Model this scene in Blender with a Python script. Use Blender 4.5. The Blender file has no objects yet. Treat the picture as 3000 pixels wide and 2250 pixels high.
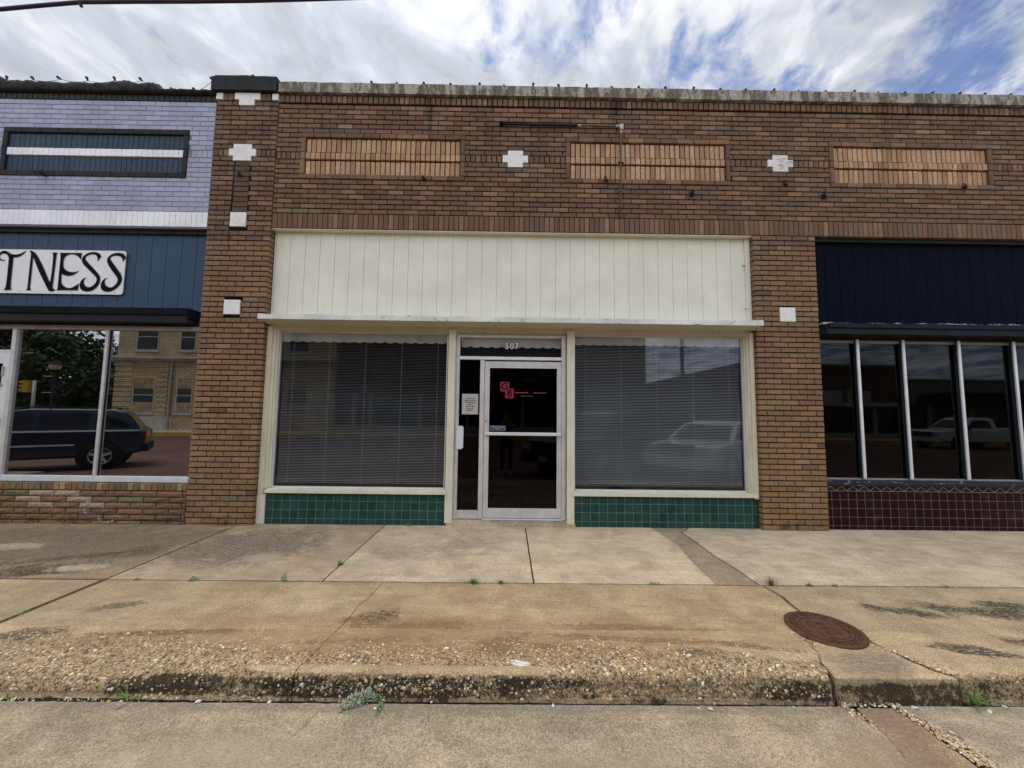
import bpy, bmesh, math, random
import numpy as np
from mathutils import Vector, Matrix, noise as mn
random.seed(7); rng = np.random.default_rng(7)
SC = bpy.context.scene; COL = SC.collection
# ------------------------------------------------------------------ camera
def make_camera():
    yaw, pitch, roll = .0074, .0782, .0122
    cy, sy, cp, sp = math.cos(yaw), math.sin(yaw), math.cos(pitch), math.sin(pitch)
    f = Vector((sy*cp, cy*cp, sp)); r = Vector((cy, -sy, 0)); u = r.cross(f)
    r2 = r*math.cos(roll) + u*math.sin(roll); u2 = -r*math.sin(roll) + u*math.cos(roll)
    cd = bpy.data.cameras.new('camera'); cam = bpy.data.objects.new('camera', cd); COL.objects.link(cam)
    cd.sensor_fit = 'HORIZONTAL'; cd.sensor_width = 36; cd.lens = 1127/3000*36
    cd.clip_start = .05; cd.clip_end = 3000
    m = Matrix.Identity(4)
    for i in range(3):
        m[i][0] = r2[i]; m[i][1] = u2[i]; m[i][2] = -f[i]
    m[0][3], m[1][3], m[2][3] = 0, -4.9973, 1.4374
    cam.matrix_world = m; SC.camera = cam
make_camera()
# ------------------------------------------------------------------ world, sun, exposure
SUN_EL, SUN_AZ = math.radians(72), math.radians(-35)
def make_world():
    w = bpy.data.worlds.new('World'); SC.world = w; w.use_nodes = True
    nt = w.node_tree; nt.nodes.clear(); N = nt.nodes.new; L = nt.links.new
    out = N('ShaderNodeOutputWorld'); bg = N('ShaderNodeBackground'); bg.inputs[1].default_value = .1
    sky = N('ShaderNodeTexSky'); sky.sky_type = 'NISHITA'; sky.sun_disc = False
    sky.sun_elevation = SUN_EL; sky.sun_rotation = SUN_AZ; sky.air_density = 1.0; sky.dust_density = .6; sky.ozone_density = 2.5
    tc = N('ShaderNodeTexCoord'); sep = N('ShaderNodeSeparateXYZ'); L(tc.outputs['Generated'], sep.inputs[0])
    def M(op, a, b=None, c=None, clamp=False):
        n = N('ShaderNodeMath'); n.operation = op; n.use_clamp = clamp
        for i, v in enumerate((a, b, c)):
            if v is None: continue
            if hasattr(v, 'links'): L(v, n.inputs[i])
            else: n.inputs[i].default_value = v
        return n.outputs[0]
    X, Y, Z = sep.outputs
    zz = M('ADD', M('MAXIMUM', Z, 0.0), .12)
    cmb = N('ShaderNodeCombineXYZ'); L(M('DIVIDE', X, zz), cmb.inputs[0]); L(M('DIVIDE', Y, zz), cmb.inputs[1])
    mp = N('ShaderNodeMapping'); L(cmb.outputs[0], mp.inputs[0]); mp.inputs['Rotation'].default_value = (0, 0, math.radians(-32)); mp.inputs['Scale'].default_value = (4.0, 3.1, 1)
    def noise(sc, det, rough, dist, off=(0, 0, 0), src=None):
        m2 = N('ShaderNodeMapping'); m2.inputs['Location'].default_value = off; L(src or mp.outputs[0], m2.inputs[0])
        n = N('ShaderNodeTexNoise'); n.inputs['Scale'].default_value = sc; n.inputs['Detail'].default_value = det
        n.inputs['Roughness'].default_value = rough; n.inputs['Distortion'].default_value = dist; L(m2.outputs[0], n.inputs['Vector'])
        return n.outputs['Fac']
    n1 = noise(1.5, 7, .60, .35, (3.1, 1.7, 0)); n2 = noise(.6, 3, .5, .2, (8.2, 4.4, 0)); n4 = noise(4.6, 6, .62, .5, (1.3, 9.1, 0))
    # thinner cloud with blue gaps towards the right (+x), closed deck towards the left
    gap = M('MULTIPLY', M('SUBTRACT', X, -.12), 1.5, clamp=True)
    gap = M('MULTIPLY', gap, 1.0)
    cov = M('ADD', M('ADD', M('MULTIPLY', n1, .60), M('MULTIPLY', n2, .30)), M('MULTIPLY', n4, .20))
    cov = M('SUBTRACT', cov, M('MULTIPLY', gap, .105))
    mr = N('ShaderNodeMapRange'); mr.interpolation_type = 'SMOOTHSTEP'
    L(cov, mr.inputs['Value']); mr.inputs['From Min'].default_value = .325; mr.inputs['From Max'].default_value = .50; mr.inputs['To Min'].default_value = .22
    n3 = noise(1.1, 6, .55, .7, (5.5, .3, 0)); n5 = noise(2.6, 6, .6, .6, (2.2, 2.9, 0))
    v = M('ADD', M('MULTIPLY', n3, .7), M('MULTIPLY', n5, .3))
    cr = N('ShaderNodeValToRGB'); L(v, cr.inputs[0]); e = cr.color_ramp.elements
    e[0].position = .34; e[0].color = (.37, .39, .425, 1); e[1].position = .66; e[1].color = (.78, .79, .80, 1)
    m1 = cr.color_ramp.elements.new(.48); m1.color = (.47, .505, .56, 1)
    # glow around the hidden sun, up and to the left
    sv = Vector((math.sin(SUN_AZ)*math.cos(SUN_EL), math.cos(SUN_AZ)*math.cos(SUN_EL), math.sin(SUN_EL)))
    dp = N('ShaderNodeVectorMath'); dp.operation = 'DOT_PRODUCT'; L(tc.outputs['Generated'], dp.inputs[0]); dp.inputs[1].default_value = sv
    glow = M('MULTIPLY', M('POWER', M('MAXIMUM', dp.outputs['Value'], 0.0), 6.0), .62)
    sc = N('ShaderNodeVectorMath'); sc.operation = 'SCALE'; L(cr.outputs[0], sc.inputs[0]); 
    front = N('ShaderNodeMapRange'); front.interpolation_type = 'SMOOTHSTEP'; L(Y, front.inputs['Value'])   # boost added to the clouds behind the camera to brighten the facade
    front.inputs['From Min'].default_value = .25; front.inputs['From Max'].default_value = -.55; front.inputs['To Min'].default_value = 0; front.inputs['To Max'].default_value = 1.25
    L(M('MULTIPLY', M('ADD', M('ADD', glow, front.outputs[0]), 1.02), 9.0), sc.inputs['Scale'])
    s2 = N('ShaderNodeVectorMath'); s2.operation = 'MULTIPLY'; L(sky.outputs[0], s2.inputs[0]); s2.inputs[1].default_value = (SKYG*.36, SKYG*.58, SKYG*.95)
    mix = N('ShaderNodeMix'); mix.data_type = 'RGBA'; L(mr.outputs[0], mix.inputs['Factor']); L(s2.outputs[0], mix.inputs['A']); L(sc.outputs[0], mix.inputs['B'])
    L(mix.outputs['Result'], bg.inputs[0]); L(bg.outputs[0], out.inputs[0])
    sd = bpy.data.lights.new('sun', 'SUN'); sd.energy = 1.7; sd.angle = math.radians(42); sd.color = (1, .93, .82)
    so = bpy.data.objects.new('sun', sd); COL.objects.link(so); so.rotation_euler = sv.to_track_quat('Z', 'Y').to_euler(); so.location = (0, 0, 30)
SKYG = 1.0
make_world()
vs = SC.view_settings; vs.view_transform = 'Standard'; vs.look = 'None'; vs.gamma = 1; vs.exposure = 0.42; vs.use_curve_mapping = False
# ------------------------------------------------------------------ helpers
def tag(o, label=None, cat=None, group=None, kind=None):
    if label: o['label'] = label
    if cat: o['category'] = cat
    if group: o['group'] = group
    if kind: o['kind'] = kind
    return o
def empty(name, loc=(0, 0, 0), rz=0, label=None, cat=None, group=None):
    o = bpy.data.objects.new(name, None); COL.objects.link(o); o.location = loc; o.rotation_euler = (0, 0, rz); o.empty_display_size = .1
    return tag(o, label, cat, group)
def copy_tree(o, parent=None):
    c = o.copy(); COL.objects.link(c)
    if parent: c.parent = parent
    for ch in list(o.children): copy_tree(ch, c)
    return c
class MB:
    def __init__(s): s.v = []; s.f = []; s.c = []; s.sm = []
    def add(s, vs, fs, col=(1, 1, 1), smooth=False):
        b = len(s.v); s.v += [tuple(p) for p in vs]
        for f in fs: s.f.append([i+b for i in f]); s.c.append(col); s.sm.append(smooth)
        return s
    def box(s, x0, x1, y0, y1, z0, z1, col=(1, 1, 1)):
        v = [(x0, y0, z0), (x1, y0, z0), (x1, y1, z0), (x0, y1, z0), (x0, y0, z1), (x1, y0, z1), (x1, y1, z1), (x0, y1, z1)]
        return s.add(v, [(0, 3, 2, 1), (4, 5, 6, 7), (0, 1, 5, 4), (1, 2, 6, 5), (2, 3, 7, 6), (3, 0, 4, 7)], col)
    def cbox(s, x0, x1, y0, y1, z0, z1, b=.004, col=(1, 1, 1)):
        """box with its front (-y) edges chamfered"""
        v = []
        for (dy, ins) in ((y1, 0), (y0+b, 0), (y0, b)):
            v += [(x0+ins, dy, z0+ins), (x1-ins, dy, z0+ins), (x1-ins, dy, z1-ins), (x0+ins, dy, z1-ins)]
        f = [(8, 9, 10, 11)]
        for k in (0, 4):
            for i in range(4):
                j = (i+1) % 4; f.append((k+i, k+j, k+4+j, k+4+i))
        f.append((3, 2, 1, 0))
        return s.add(v, f, col)
    def prism_y(s, poly, y0, y1, col=(1, 1, 1)):
        """polygon in (x,z) given a thickness along y (front at y0)"""
        n = len(poly); v = [(p[0], y0, p[1]) for p in poly] + [(p[0], y1, p[1]) for p in poly]
        a = sum(poly[i][0]*poly[(i+1) % n][1]-poly[(i+1) % n][0]*poly[i][1] for i in range(n))
        fr = tuple(range(n)); bk = tuple(range(2*n-1, n-1, -1))
        if a < 0: fr = fr[::-1]; bk = bk[::-1]
        fs = [fr, bk]
        for i in range(n):
            j = (i+1) % n; fs.append((i, n+i, n+j, j) if a > 0 else (j, n+j, n+i, i))
        return s.add(v, fs, col)
    def prism_z(s, poly, z0, z1, col=(1, 1, 1)):
        n = len(poly); v = [(p[0], p[1], z1) for p in poly] + [(p[0], p[1], z0) for p in poly]
        a = sum(poly[i][0]*poly[(i+1) % n][1]-poly[(i+1) % n][0]*poly[i][1] for i in range(n))
        fr = tuple(range(n)); bk = tuple(range(2*n-1, n-1, -1))
        if a < 0: fr = fr[::-1]; bk = bk[::-1]
        fs = [fr, bk]
        for i in range(n):
            j = (i+1) % n; fs.append((j, i, n+i, n+j) if a > 0 else (i, j, n+j, n+i))
        return s.add(v, fs, col)
    def tube(s, pts, r, n=8, col=(1, 1, 1), cap=True):
        pts = [Vector(p) for p in pts]; rs = r if isinstance(r, (list, tuple)) else [r]*len(pts)
        vs = []; fs = []; up = None
        for i, p in enumerate(pts):
            t = (pts[min(i+1, len(pts)-1)]-pts[max(i-1, 0)]).normalized()
            if up is None:
                up = Vector((0, 0, 1)) if abs(t.z) < .9 else Vector((1, 0, 0))
            a = t.cross(up).normalized(); b = a.cross(t).normalized(); up = b
            for k in range(n):
                an = 2*math.pi*k/n; vs.append(p+(a*math.cos(an)+b*math.sin(an))*rs[i])
        for i in range(len(pts)-1):
            for k in range(n):
                k2 = (k+1) % n; fs.append((i*n+k, i*n+k2, (i+1)*n+k2, (i+1)*n+k))
        if cap: fs += [tuple(range(n-1, -1, -1)), tuple(range((len(pts)-1)*n, len(pts)*n))]
        return s.add(vs, fs, col, True)
    def lathe(s, prof, c, axis='z', n=24, col=(1, 1, 1), smooth=True):
        vs = []; fs = []
        for (r, h) in prof:
            for k in range(n):
                a = 2*math.pi*k/n; p = (r*math.cos(a), r*math.sin(a), h)
                if axis == 'y': p = (p[0], p[2], p[1])
                if axis == 'x': p = (p[2], p[0], p[1])
                vs.append((c[0]+p[0], c[1]+p[1], c[2]+p[2]))
        for i in range(len(prof)-1):
            for k in range(n):
                k2 = (k+1) % n; fs.append((i*n+k, i*n+k2, (i+1)*n+k2, (i+1)*n+k))
        return s.add(vs, fs, col, smooth)
    def build(s, name, mat, parent=None, shade=None):
        me = bpy.data.meshes.new(name); me.from_pydata(s.v, [], s.f)
        at = me.attributes.new('tint', 'FLOAT_COLOR', 'FACE')
        at.data.foreach_set('color', np.array([tuple(c)+(1,) for c in s.c], dtype='f').ravel())
        me.polygons.foreach_set('use_smooth', s.sm)
        me.materials.append(mat); me.update()
        o = bpy.data.objects.new(name, me); COL.objects.link(o)
        if parent: o.parent = parent
        return o
def rnd(a, b): return a+(b-a)*random.random()
def vary(c, k=.12):
    f = 1+rnd(-k, k); return tuple(min(1, max(0, x*f*(1+rnd(-k*.25, k*.25)))) for x in c)
def fbm(x, y, z=0, o=4):
    s = 0; a = 1; t = 0
    for i in range(o):
        s += a*mn.noise(Vector((x, y, z))); t += a; a *= .5; x = x*2.03+1.7; y = y*2.03+3.1; z = z*2.03+.7
    return s/t
# ------------------------------------------------------------------ materials
class NT:
    def __init__(s, name):
        s.m = bpy.data.materials.new(name); s.m.use_nodes = True; s.t = s.m.node_tree; s.t.nodes.clear()
        s.out = s.N('ShaderNodeOutputMaterial')
        s.tc = s.N('ShaderNodeNewGeometry').outputs['Position']
    def N(s, k): return s.t.nodes.new(k)
    def L(s, a, b): s.t.links.new(a, b)
    def S(s, v, inp):
        if hasattr(v, 'links'): s.L(v, inp)
        else: inp.default_value = v
    def math(s, op, a, b=None, clamp=False):
        n = s.N('ShaderNodeMath'); n.operation = op; n.use_clamp = clamp; s.S(a, n.inputs[0])
        if b is not None: s.S(b, n.inputs[1])
        return n.outputs[0]
    def mapped(s, loc=(0, 0, 0), rot=(0, 0, 0), scale=(1, 1, 1), src=None):
        n = s.N('ShaderNodeMapping'); s.L(src or s.tc, n.inputs[0]); n.inputs['Location'].default_value = loc
        n.inputs['Rotation'].default_value = rot; n.inputs['Scale'].default_value = scale; return n.outputs[0]
    def noise(s, sc, det=4, rough=.55, dist=0, vec=None):
        n = s.N('ShaderNodeTexNoise'); n.inputs['Scale'].default_value = sc; n.inputs['Detail'].default_value = det
        n.inputs['Roughness'].default_value = rough; n.inputs['Distortion'].default_value = dist; s.L(vec or s.tc, n.inputs['Vector']); return n.outputs['Fac']
    def voro(s, sc, feat='F1', out='Distance', vec=None, rand=1):
        n = s.N('ShaderNodeTexVoronoi'); n.feature = feat; n.inputs['Scale'].default_value = sc; n.inputs['Randomness'].default_value = rand
        s.L(vec or s.tc, n.inputs['Vector']); return n.outputs[out]
    def rng(s, v, a, b, c=0., d=1., smooth=True):
        n = s.N('ShaderNodeMapRange'); n.interpolation_type = 'SMOOTHSTEP' if smooth else 'LINEAR'
        s.L(v, n.inputs['Value']); n.inputs['From Min'].default_value = a; n.inputs['From Max'].default_value = b
        n.inputs['To Min'].default_value = c; n.inputs['To Max'].default_value = d; return n.outputs[0]
    def mix(s, f, a, b, mode='MIX'):
        n = s.N('ShaderNodeMix'); n.data_type = 'RGBA'; n.blend_type = mode; s.S(f, n.inputs['Factor'])
        for v, k in ((a, 'A'), (b, 'B')):
            if hasattr(v, 'links'): s.L(v, n.inputs[k])
            else: n.inputs[k].default_value = tuple(v)+((1,) if len(v) == 3 else ())
        return n.outputs['Result']
    def scale(s, c, f):
        n = s.N('ShaderNodeVectorMath'); n.operation = 'SCALE'
        if hasattr(c, 'links'): s.L(c, n.inputs[0])
        else: n.inputs[0].default_value = c
        s.S(f, n.inputs['Scale']); return n.outputs[0]
    def tint(s):
        n = s.N('ShaderNodeAttribute'); n.attribute_name = 'tint'; return n.outputs['Color']
    def bump(s, h, strength=.3, dist=.01, nrm=None):
        n = s.N('ShaderNodeBump'); s.L(h, n.inputs['Height']); n.inputs['Strength'].default_value = strength; n.inputs['Distance'].default_value = dist
        if nrm: s.L(nrm, n.inputs['Normal'])
        return n.outputs[0]
    def bsdf(s, col, rough=.8, metal=0, nrm=None, spec=.5, coat=0):
        b = s.N('ShaderNodeBsdfPrincipled'); s.S(col if hasattr(col, 'links') else tuple(col)+(1,), b.inputs['Base Color'])
        s.S(rough, b.inputs['Roughness']); s.S(metal, b.inputs['Metallic']); b.inputs['Specular IOR Level'].default_value = spec
        b.inputs['Coat Weight'].default_value = coat
        if nrm: s.L(nrm, b.inputs['Normal'])
        s.L(b.outputs[0], s.out.inputs[0]); return s.m
def simple(name, col, rough=.6, metal=0, var=.10, sc=6, bump=.15, bsc=60, spec=.15, coat=0, dirt=0., tinted=False):
    n = NT(name); a = n.noise(sc, 5, .6); f = n.rng(a, .3, .7, 1-var, 1+var)
    c = n.scale(n.mix(1, n.tint(), tuple(col), 'MULTIPLY') if tinted else tuple(col), f)
    if dirt:
        d = n.rng(n.noise(3.5, 8, .7), .5, .72, 0, dirt); c = n.mix(d, c, (.09, .07, .05))
    h = n.noise(bsc, 4, .6)
    return n.bsdf(c, rough, metal, n.bump(h, bump, .004) if bump else None, spec, coat)
def brick_mat(name, rough=.88, paint=False):
    n = NT(name); t = n.tint()
    f = n.rng(n.noise(55, 5, .7), .36, .64, .95 if paint else .74, 1.05 if paint else 1.24); c = n.scale(t, f)
    g = n.rng(n.noise(1.3, 6, .65), .3, .7, .90, 1.10); c = n.scale(c, g)
    if not paint:
        sx = n.N('ShaderNodeSeparateXYZ'); n.L(n.tc, sx.inputs[0]); sv = n.mapped(scale=(1.6, 1.6, .35)); stv = n.rng(n.noise(2.4, 7, .72, .3, sv), .50, .66, 0, 1); c = n.mix(n.math('MULTIPLY', stv, n.rng(sx.outputs[2], 4.9, 5.75, .10, .75)), c, (.030, .022, .017))
        c = n.mix(n.math('MULTIPLY', n.rng(n.noise(3.2, 7, .75), .46, .62), n.rng(sx.outputs[2], .02, .16, .8, 0)), c, (.02, .015, .010))
        sp = n.rng(n.noise(160, 3, .7), .60, .72, 0, .45); c = n.mix(sp, c, (.05, .03, .02))
    else:
        d = n.rng(n.noise(9, 6, .7), .52, .75, 0, .25); c = n.mix(d, c, (.22, .22, .25))
    h = n.math('ADD', n.noise(90, 5, .7), n.math('MULTIPLY', n.noise(26, 4, .6), .8))
    return n.bsdf(c, rough, 0, n.bump(h, .55, .004), .3)
def glass_mat(name, r0=.05, tint=(.8, .85, .85), dust=.0, wav=.0):
    n = NT(name); lw = n.N('ShaderNodeLayerWeight'); lw.inputs['Blend'].default_value = .5
    fac = n.math('ADD', n.math('MULTIPLY', n.math('POWER', lw.outputs['Facing'], 5.0), 1-r0), r0, True)
    tr = n.N('ShaderNodeBsdfTransparent'); tr.inputs[0].default_value = tuple(tint)+(1,)
    gl = n.N('ShaderNodeBsdfGlossy'); gl.inputs['Roughness'].default_value = .0; gl.inputs['Color'].default_value = (.96, .97, 1, 1)
    if wav:
        n.L(n.bump(n.noise(.9, 2, .5), wav, .02), gl.inputs['Normal'])
    mx = n.N('ShaderNodeMixShader'); n.S(fac, mx.inputs[0]); n.L(tr.outputs[0], mx.inputs[1]); n.L(gl.outputs[0], mx.inputs[2])
    o = mx.outputs[0]
    if dust:
        df = n.N('ShaderNodeBsdfDiffuse'); df.inputs[0].default_value = (.42, .41, .39, 1)
        d = n.math('MULTIPLY', n.rng(n.noise(3, 7, .65), .35, .75, .25, 1), dust)
        m2 = n.N('ShaderNodeMixShader'); n.S(d, m2.inputs[0]); n.L(o, m2.inputs[1]); n.L(df.outputs[0], m2.inputs[2]); o = m2.outputs[0]
    n.L(o, n.out.inputs[0]); return n.m
def tile_mat(name, col, px, pz, ox=0, oz=0, grout=(.30, .36, .32), gw=.02):
    """glazed wall tiles laid on an x/z plane"""
    n = NT(name); sp = n.N('ShaderNodeSeparateXYZ'); n.L(n.tc, sp.inputs[0])
    u = n.math('DIVIDE', n.math('SUBTRACT', sp.outputs[0], ox), px); w = n.math('DIVIDE', n.math('SUBTRACT', sp.outputs[2], oz), pz)
    def edge(a): return n.math('ABSOLUTE', n.math('SUBTRACT', n.math('FRACT', a), .5))
    e = n.math('MAXIMUM', edge(u), edge(w)); g = n.rng(e, .5-gw*1.3, .5-gw*.7)
    cb = n.N('ShaderNodeCombineXYZ'); n.L(n.math('FLOOR', u), cb.inputs[0]); n.L(n.math('FLOOR', w), cb.inputs[1])
    wn = n.N('ShaderNodeTexWhiteNoise'); n.L(cb.outputs[0], wn.inputs['Vector'])
    c = n.scale(tuple(col), n.rng(wn.outputs['Value'], 0, 1, .80, 1.18, False)); c = n.scale(c, n.rng(n.noise(14, 5, .6), .3, .7, .88, 1.1))
    dirt = n.rng(n.noise(5, 7, .7), .5, .75, 0, .25); c = n.mix(dirt, c, (.10, .09, .07))
    gc = n.scale(tuple(grout), n.rng(n.noise(30, 3, .6), .3, .7, .7, 1.15))
    c = n.mix(g, c, gc); r = n.rng(g, 0, 1, .42, .8)
    h = n.math('SUBTRACT', n.math('MULTIPLY', n.noise(7, 2, .5), .25), g)
    return n.bsdf(c, r, 0, n.bump(h, .4, .002), .12)
def peel_paint(name, col, under, amt=.5, rough=.6):
    n = NT(name); c = n.scale(tuple(col), n.rng(n.noise(3, 5, .6), .3, .7, .85, 1.15))
    v = n.mapped(scale=(1, 1, 3.2)); p = n.rng(n.noise(9, 8, .72, .6, v), amt, amt+.025); c = n.mix(p, c, under)
    return n.bsdf(c, rough, 0, n.bump(n.math('SUBTRACT', n.noise(60, 4, .6), p), .4, .003), .4)
M = {}
M['brick'] = brick_mat('weathered_brick')
M['mortar'] = simple('dark_mortar', (.014, .007, .005), .95, var=.3, sc=20, bump=.4)
M['paint_brick'] = brick_mat('painted_brick', .7, True)
M['lav_joint'] = simple('lavender_joint', (.19, .19, .26), .9)
M['limestone'] = simple('white_painted_stone', (.80, .78, .76), .8, var=.05, sc=18, bump=.4, bsc=40, dirt=.25)
M['limestone_flaky'] = peel_paint('flaking_white_stone', (.68, .66, .62), (.25, .22, .18), .56)
M['black'] = simple('black_paint', (.012, .012, .014), .55, var=.3, bump=.3)
M['charcoal'] = simple('charcoal_paint', (.022, .024, .028), .7, var=.25, sc=9, bump=.6, bsc=30)
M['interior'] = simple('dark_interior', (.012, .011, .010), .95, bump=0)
M['alu'] = simple('worn_aluminium', (.60, .57, .56), .5, .35, var=.10, sc=8, bump=.15, bsc=120, spec=.4)
M['alu_dull'] = simple('dull_aluminium', (.36, .34, .33), .6, .4, var=.14, sc=12, bump=.2, dirt=.25)
M['alu_white'] = simple('bright_aluminium', (.74, .76, .80), .45, .4, var=.08, bump=.2)
M['glass_main'] = glass_mat('shop_glass', .036, (.80, .82, .84), .005)
M['glass_dark'] = glass_mat('door_glass', .016, (.35, .36, .36))
M['glass_film'] = glass_mat('tinted_film_glass', .29, (.22, .25, .27), .006, .02)
M['glass_navy'] = glass_mat('dusty_shop_glass', .020, (.40, .42, .44), .004)
def streaky_paint(name, col, dirtcol, amt=.35, rough=.6, grain=.5, spec=.3):
    n = NT(name); v = n.mapped(scale=(9, 9, .9)); a = n.noise(1.6, 8, .7, .3, v)
    c = n.scale(tuple(col), n.rng(n.noise(2.5, 5, .6), .3, .7, .94, 1.05))
    c = n.mix(n.rng(a, .5, .8, 0, amt), c, dirtcol)
    vg = n.mapped(scale=(14, 14, 1.1)); h = n.math('ADD', n.noise(4, 6, .6, 1.6, vg), n.math('MULTIPLY', n.noise(220, 2, .5), .15))
    return n.bsdf(c, rough, 0, n.bump(h, grain, .006), spec)
M['cream'] = streaky_paint('cream_siding_paint', (.76, .735, .63), (.42, .40, .30), .22)
M['trim'] = streaky_paint('cream_trim_paint', (.68, .64, .50), (.30, .24, .15), .45, grain=.35)
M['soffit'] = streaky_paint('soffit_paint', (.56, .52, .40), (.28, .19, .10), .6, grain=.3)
M['ledge'] = peel_paint('peeling_white_ledge', (.70, .69, .64), (.20, .18, .15), .61)
M['navy'] = streaky_paint('navy_siding_paint', (.0022, .0036, .0095), (.022, .022, .030), .10, .8, .3, .08)
M['navy_peel'] = peel_paint('peeling_navy_paint', (.008, .014, .035), (.34, .31, .29), .60)
M['navy_strip'] = peel_paint('bare_navy_strip', (.012, .018, .04), (.42, .38, .35), .50)
M['navy_trim'] = simple('navy_metal', (.008, .013, .030), .7, var=.15, bump=.1)
M['blue'] = streaky_paint('blue_siding_paint', (.028, .062, .115), (.015, .03, .055), .3, .6, .6)
M['rust'] = simple('rusty_pipe', (.12, .075, .055), .8, var=.25, sc=20, bump=.3)
M['galv'] = simple('galvanised_metal', (.40, .38, .36), .5, .5, var=.15, bump=.2)
M['white'] = simple('white_enamel', (.78, .78, .80), .5, var=.03, bump=.15, bsc=200)
M['letter'] = simple('black_lettering', (.006, .006, .007), .9, var=.05, bump=0, spec=.1)
M['letter_edge'] = simple('grey_letter_outline', (.20, .21, .23), .5, var=.05, bump=0)
M['rubber'] = simple('black_rubber', (.02, .02, .02), .85, bump=.2)
M['red_vinyl'] = simple('red_vinyl', (.27, .025, .055), .5, bump=0)
M['silver_vinyl'] = simple('silver_vinyl', (.55, .55, .52), .5, bump=0)
M['paper'] = simple('white_paper', (.46, .44, .41), .8, var=.03, bump=.05)
M['ink'] = simple('printed_ink', (.05, .045, .05), .8, bump=0)
M['slat'] = simple('white_blind_slat', (.50, .485, .465), .5, var=.05, sc=1.5, bump=0)
M['cord'] = simple('blind_cord', (.60, .58, .54), .8, bump=0)
M['valance'] = simple('painted_valance', (.88, .85, .76), .75, var=.08, sc=3, bump=.2, dirt=.35)
M['tile_green'] = tile_mat('green_glazed_tile', (.020, .060, .050), .1105, .1115, ox=-3.016, oz=.071, grout=(.22, .32, .28), gw=.014)
M['tile_wine'] = tile_mat('burgundy_glazed_tile', (.015, .002, .005), .1085, .110, ox=4.11, oz=.050, grout=(.34, .25, .24), gw=.013)
# ================================================================== THE BRICK BUILDING
C, BL = .0694, .213
PAL = [(.168, .103, .065), (.180, .108, .066), (.156, .098, .064), (.190, .120, .074), (.160, .092, .058), (.174, .112, .074)]
PAL_UP = [(.118, .074, .052), (.128, .080, .055), (.110, .070, .050), (.136, .088, .060), (.116, .068, .047), (.124, .083, .060)]
PAL_LOW = [(.200, .122, .066), (.212, .128, .069), (.190, .118, .068), (.196, .125, .074), (.215, .132, .074), (.180, .108, .062)]
GREYB = [(.165, .128, .098), (.195, .145, .100), (.105, .070, .050)]
TAN = [(.44, .28, .16), (.48, .31, .18), (.39, .235, .13), (.50, .34, .21), (.43, .255, .145), (.46, .29, .175), (.34, .20, .115)]
def bcol(z, pal=None):
    if not pal: c = bcol0(z); return (c[0]*1.30, c[1]*1.24, c[2]*1.16)
    return bcol0(z, pal)
def bcol0(z, pal=None):
    if pal and pal[0][2] > .85: return vary(random.choice(pal), .02)
    if pal: return vary(random.choice(pal), .10)
    if random.random() < .03: return vary(random.choice(GREYB), .12)
    t = min(1, max(0, (z-.9+rnd(-.8, .8))/3.0))
    if t < .35 and random.random() < 1-t*1.6: return vary(random.choice(PAL_LOW), .06)
    return vary(random.choice(PAL_UP if (z > 3.7 and random.random() < .75) else PAL), .075)
def brick_rows(mb, x0, x1, z0, n, y=0., holes=(), c=C, L=BL, j=.0108, depth=.1, pal=None, phase=0., chip=.0022, off=None, hgrow=0):
    for r in range(n):
        za, zb = z0+r*c+j*.66, z0+(r+1)*c-j*.66; iv = [(x0, x1)]
        for (a, b, lo, hi) in holes:
            if hi > za+.012 and lo < zb-.012:
                nv = []
                for (p, q) in iv:
                    if b <= p or a >= q: nv.append((p, q)); continue
                    if a > p: nv.append((p, a))
                    if b < q: nv.append((b, q))
                iv = nv
        o = (off[r % len(off)] if off else (r % 2)*.5)*L+phase+rnd(-.004, .004)
        for (p, q) in iv:
            k = math.floor((p-o)/L); x = o+k*L
            while x < q:
                a, b = max(x, p), min(x+L, q); x += L
                if b-a < .03: continue
                aa = a+j/2 if a > p else a; bb = b-j/2 if b < q else b
                dy = rnd(-chip, chip); dz = rnd(-.0008, .0008)
                mb.cbox(aa, bb, y+dy, y+depth, za+dz, zb+dz, .0025, bcol((za+zb)/2, pal))
def soldiers(mb, x0, x1, z0, z1, pitch, y=0., holes=(), pal=None, j=.009, depth=.1, jit=.0015):
    n = max(1, round((x1-x0)/pitch)); p = (x1-x0)/n
    for i in range(n):
        a, b = x0+i*p, x0+(i+1)*p
        if any(a < h[1]-.01 and b > h[0]+.01 for h in holes): continue
        mb.cbox(a+j/2, b-j/2, y+rnd(-jit, jit), y+depth, z0+j/2+rnd(-.001, .001), z1-j/2+rnd(-.001, .001), .0025, bcol((z0+z1)/2, pal))
XL, XR, XP = -3.214, 3.263, 4.105      # bay jambs and right edge of the right pillar
PLX = -4.056
ZL = 56*C                              # underside of the soldier course
XE = 11.0
B = empty('brick_building', (0, 0, 0), 0, 'brown brick building with concrete coping, a cream shopfront and a navy shopfront', 'building')
panels = [(-2.878, -.643), (.733, 2.991), (4.360, 6.620), (7.99, 10.25)]
PZ0, PZ1 = 4.095+7*C, 4.960+4*C
crosses = [(.046, 4.858), (3.679, 4.858), (7.30, 4.858)]
def cross_holes(cx, zb, aw=.174, cw=.104, ah=.102):
    return [(cx-aw-.006, cx+aw+.006, zb, zb+ah), (cx-cw-.006, cx+cw+.006, zb-C, zb), (cx-cw-.006, cx+cw+.006, zb+ah, zb+ah+C)]
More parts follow.
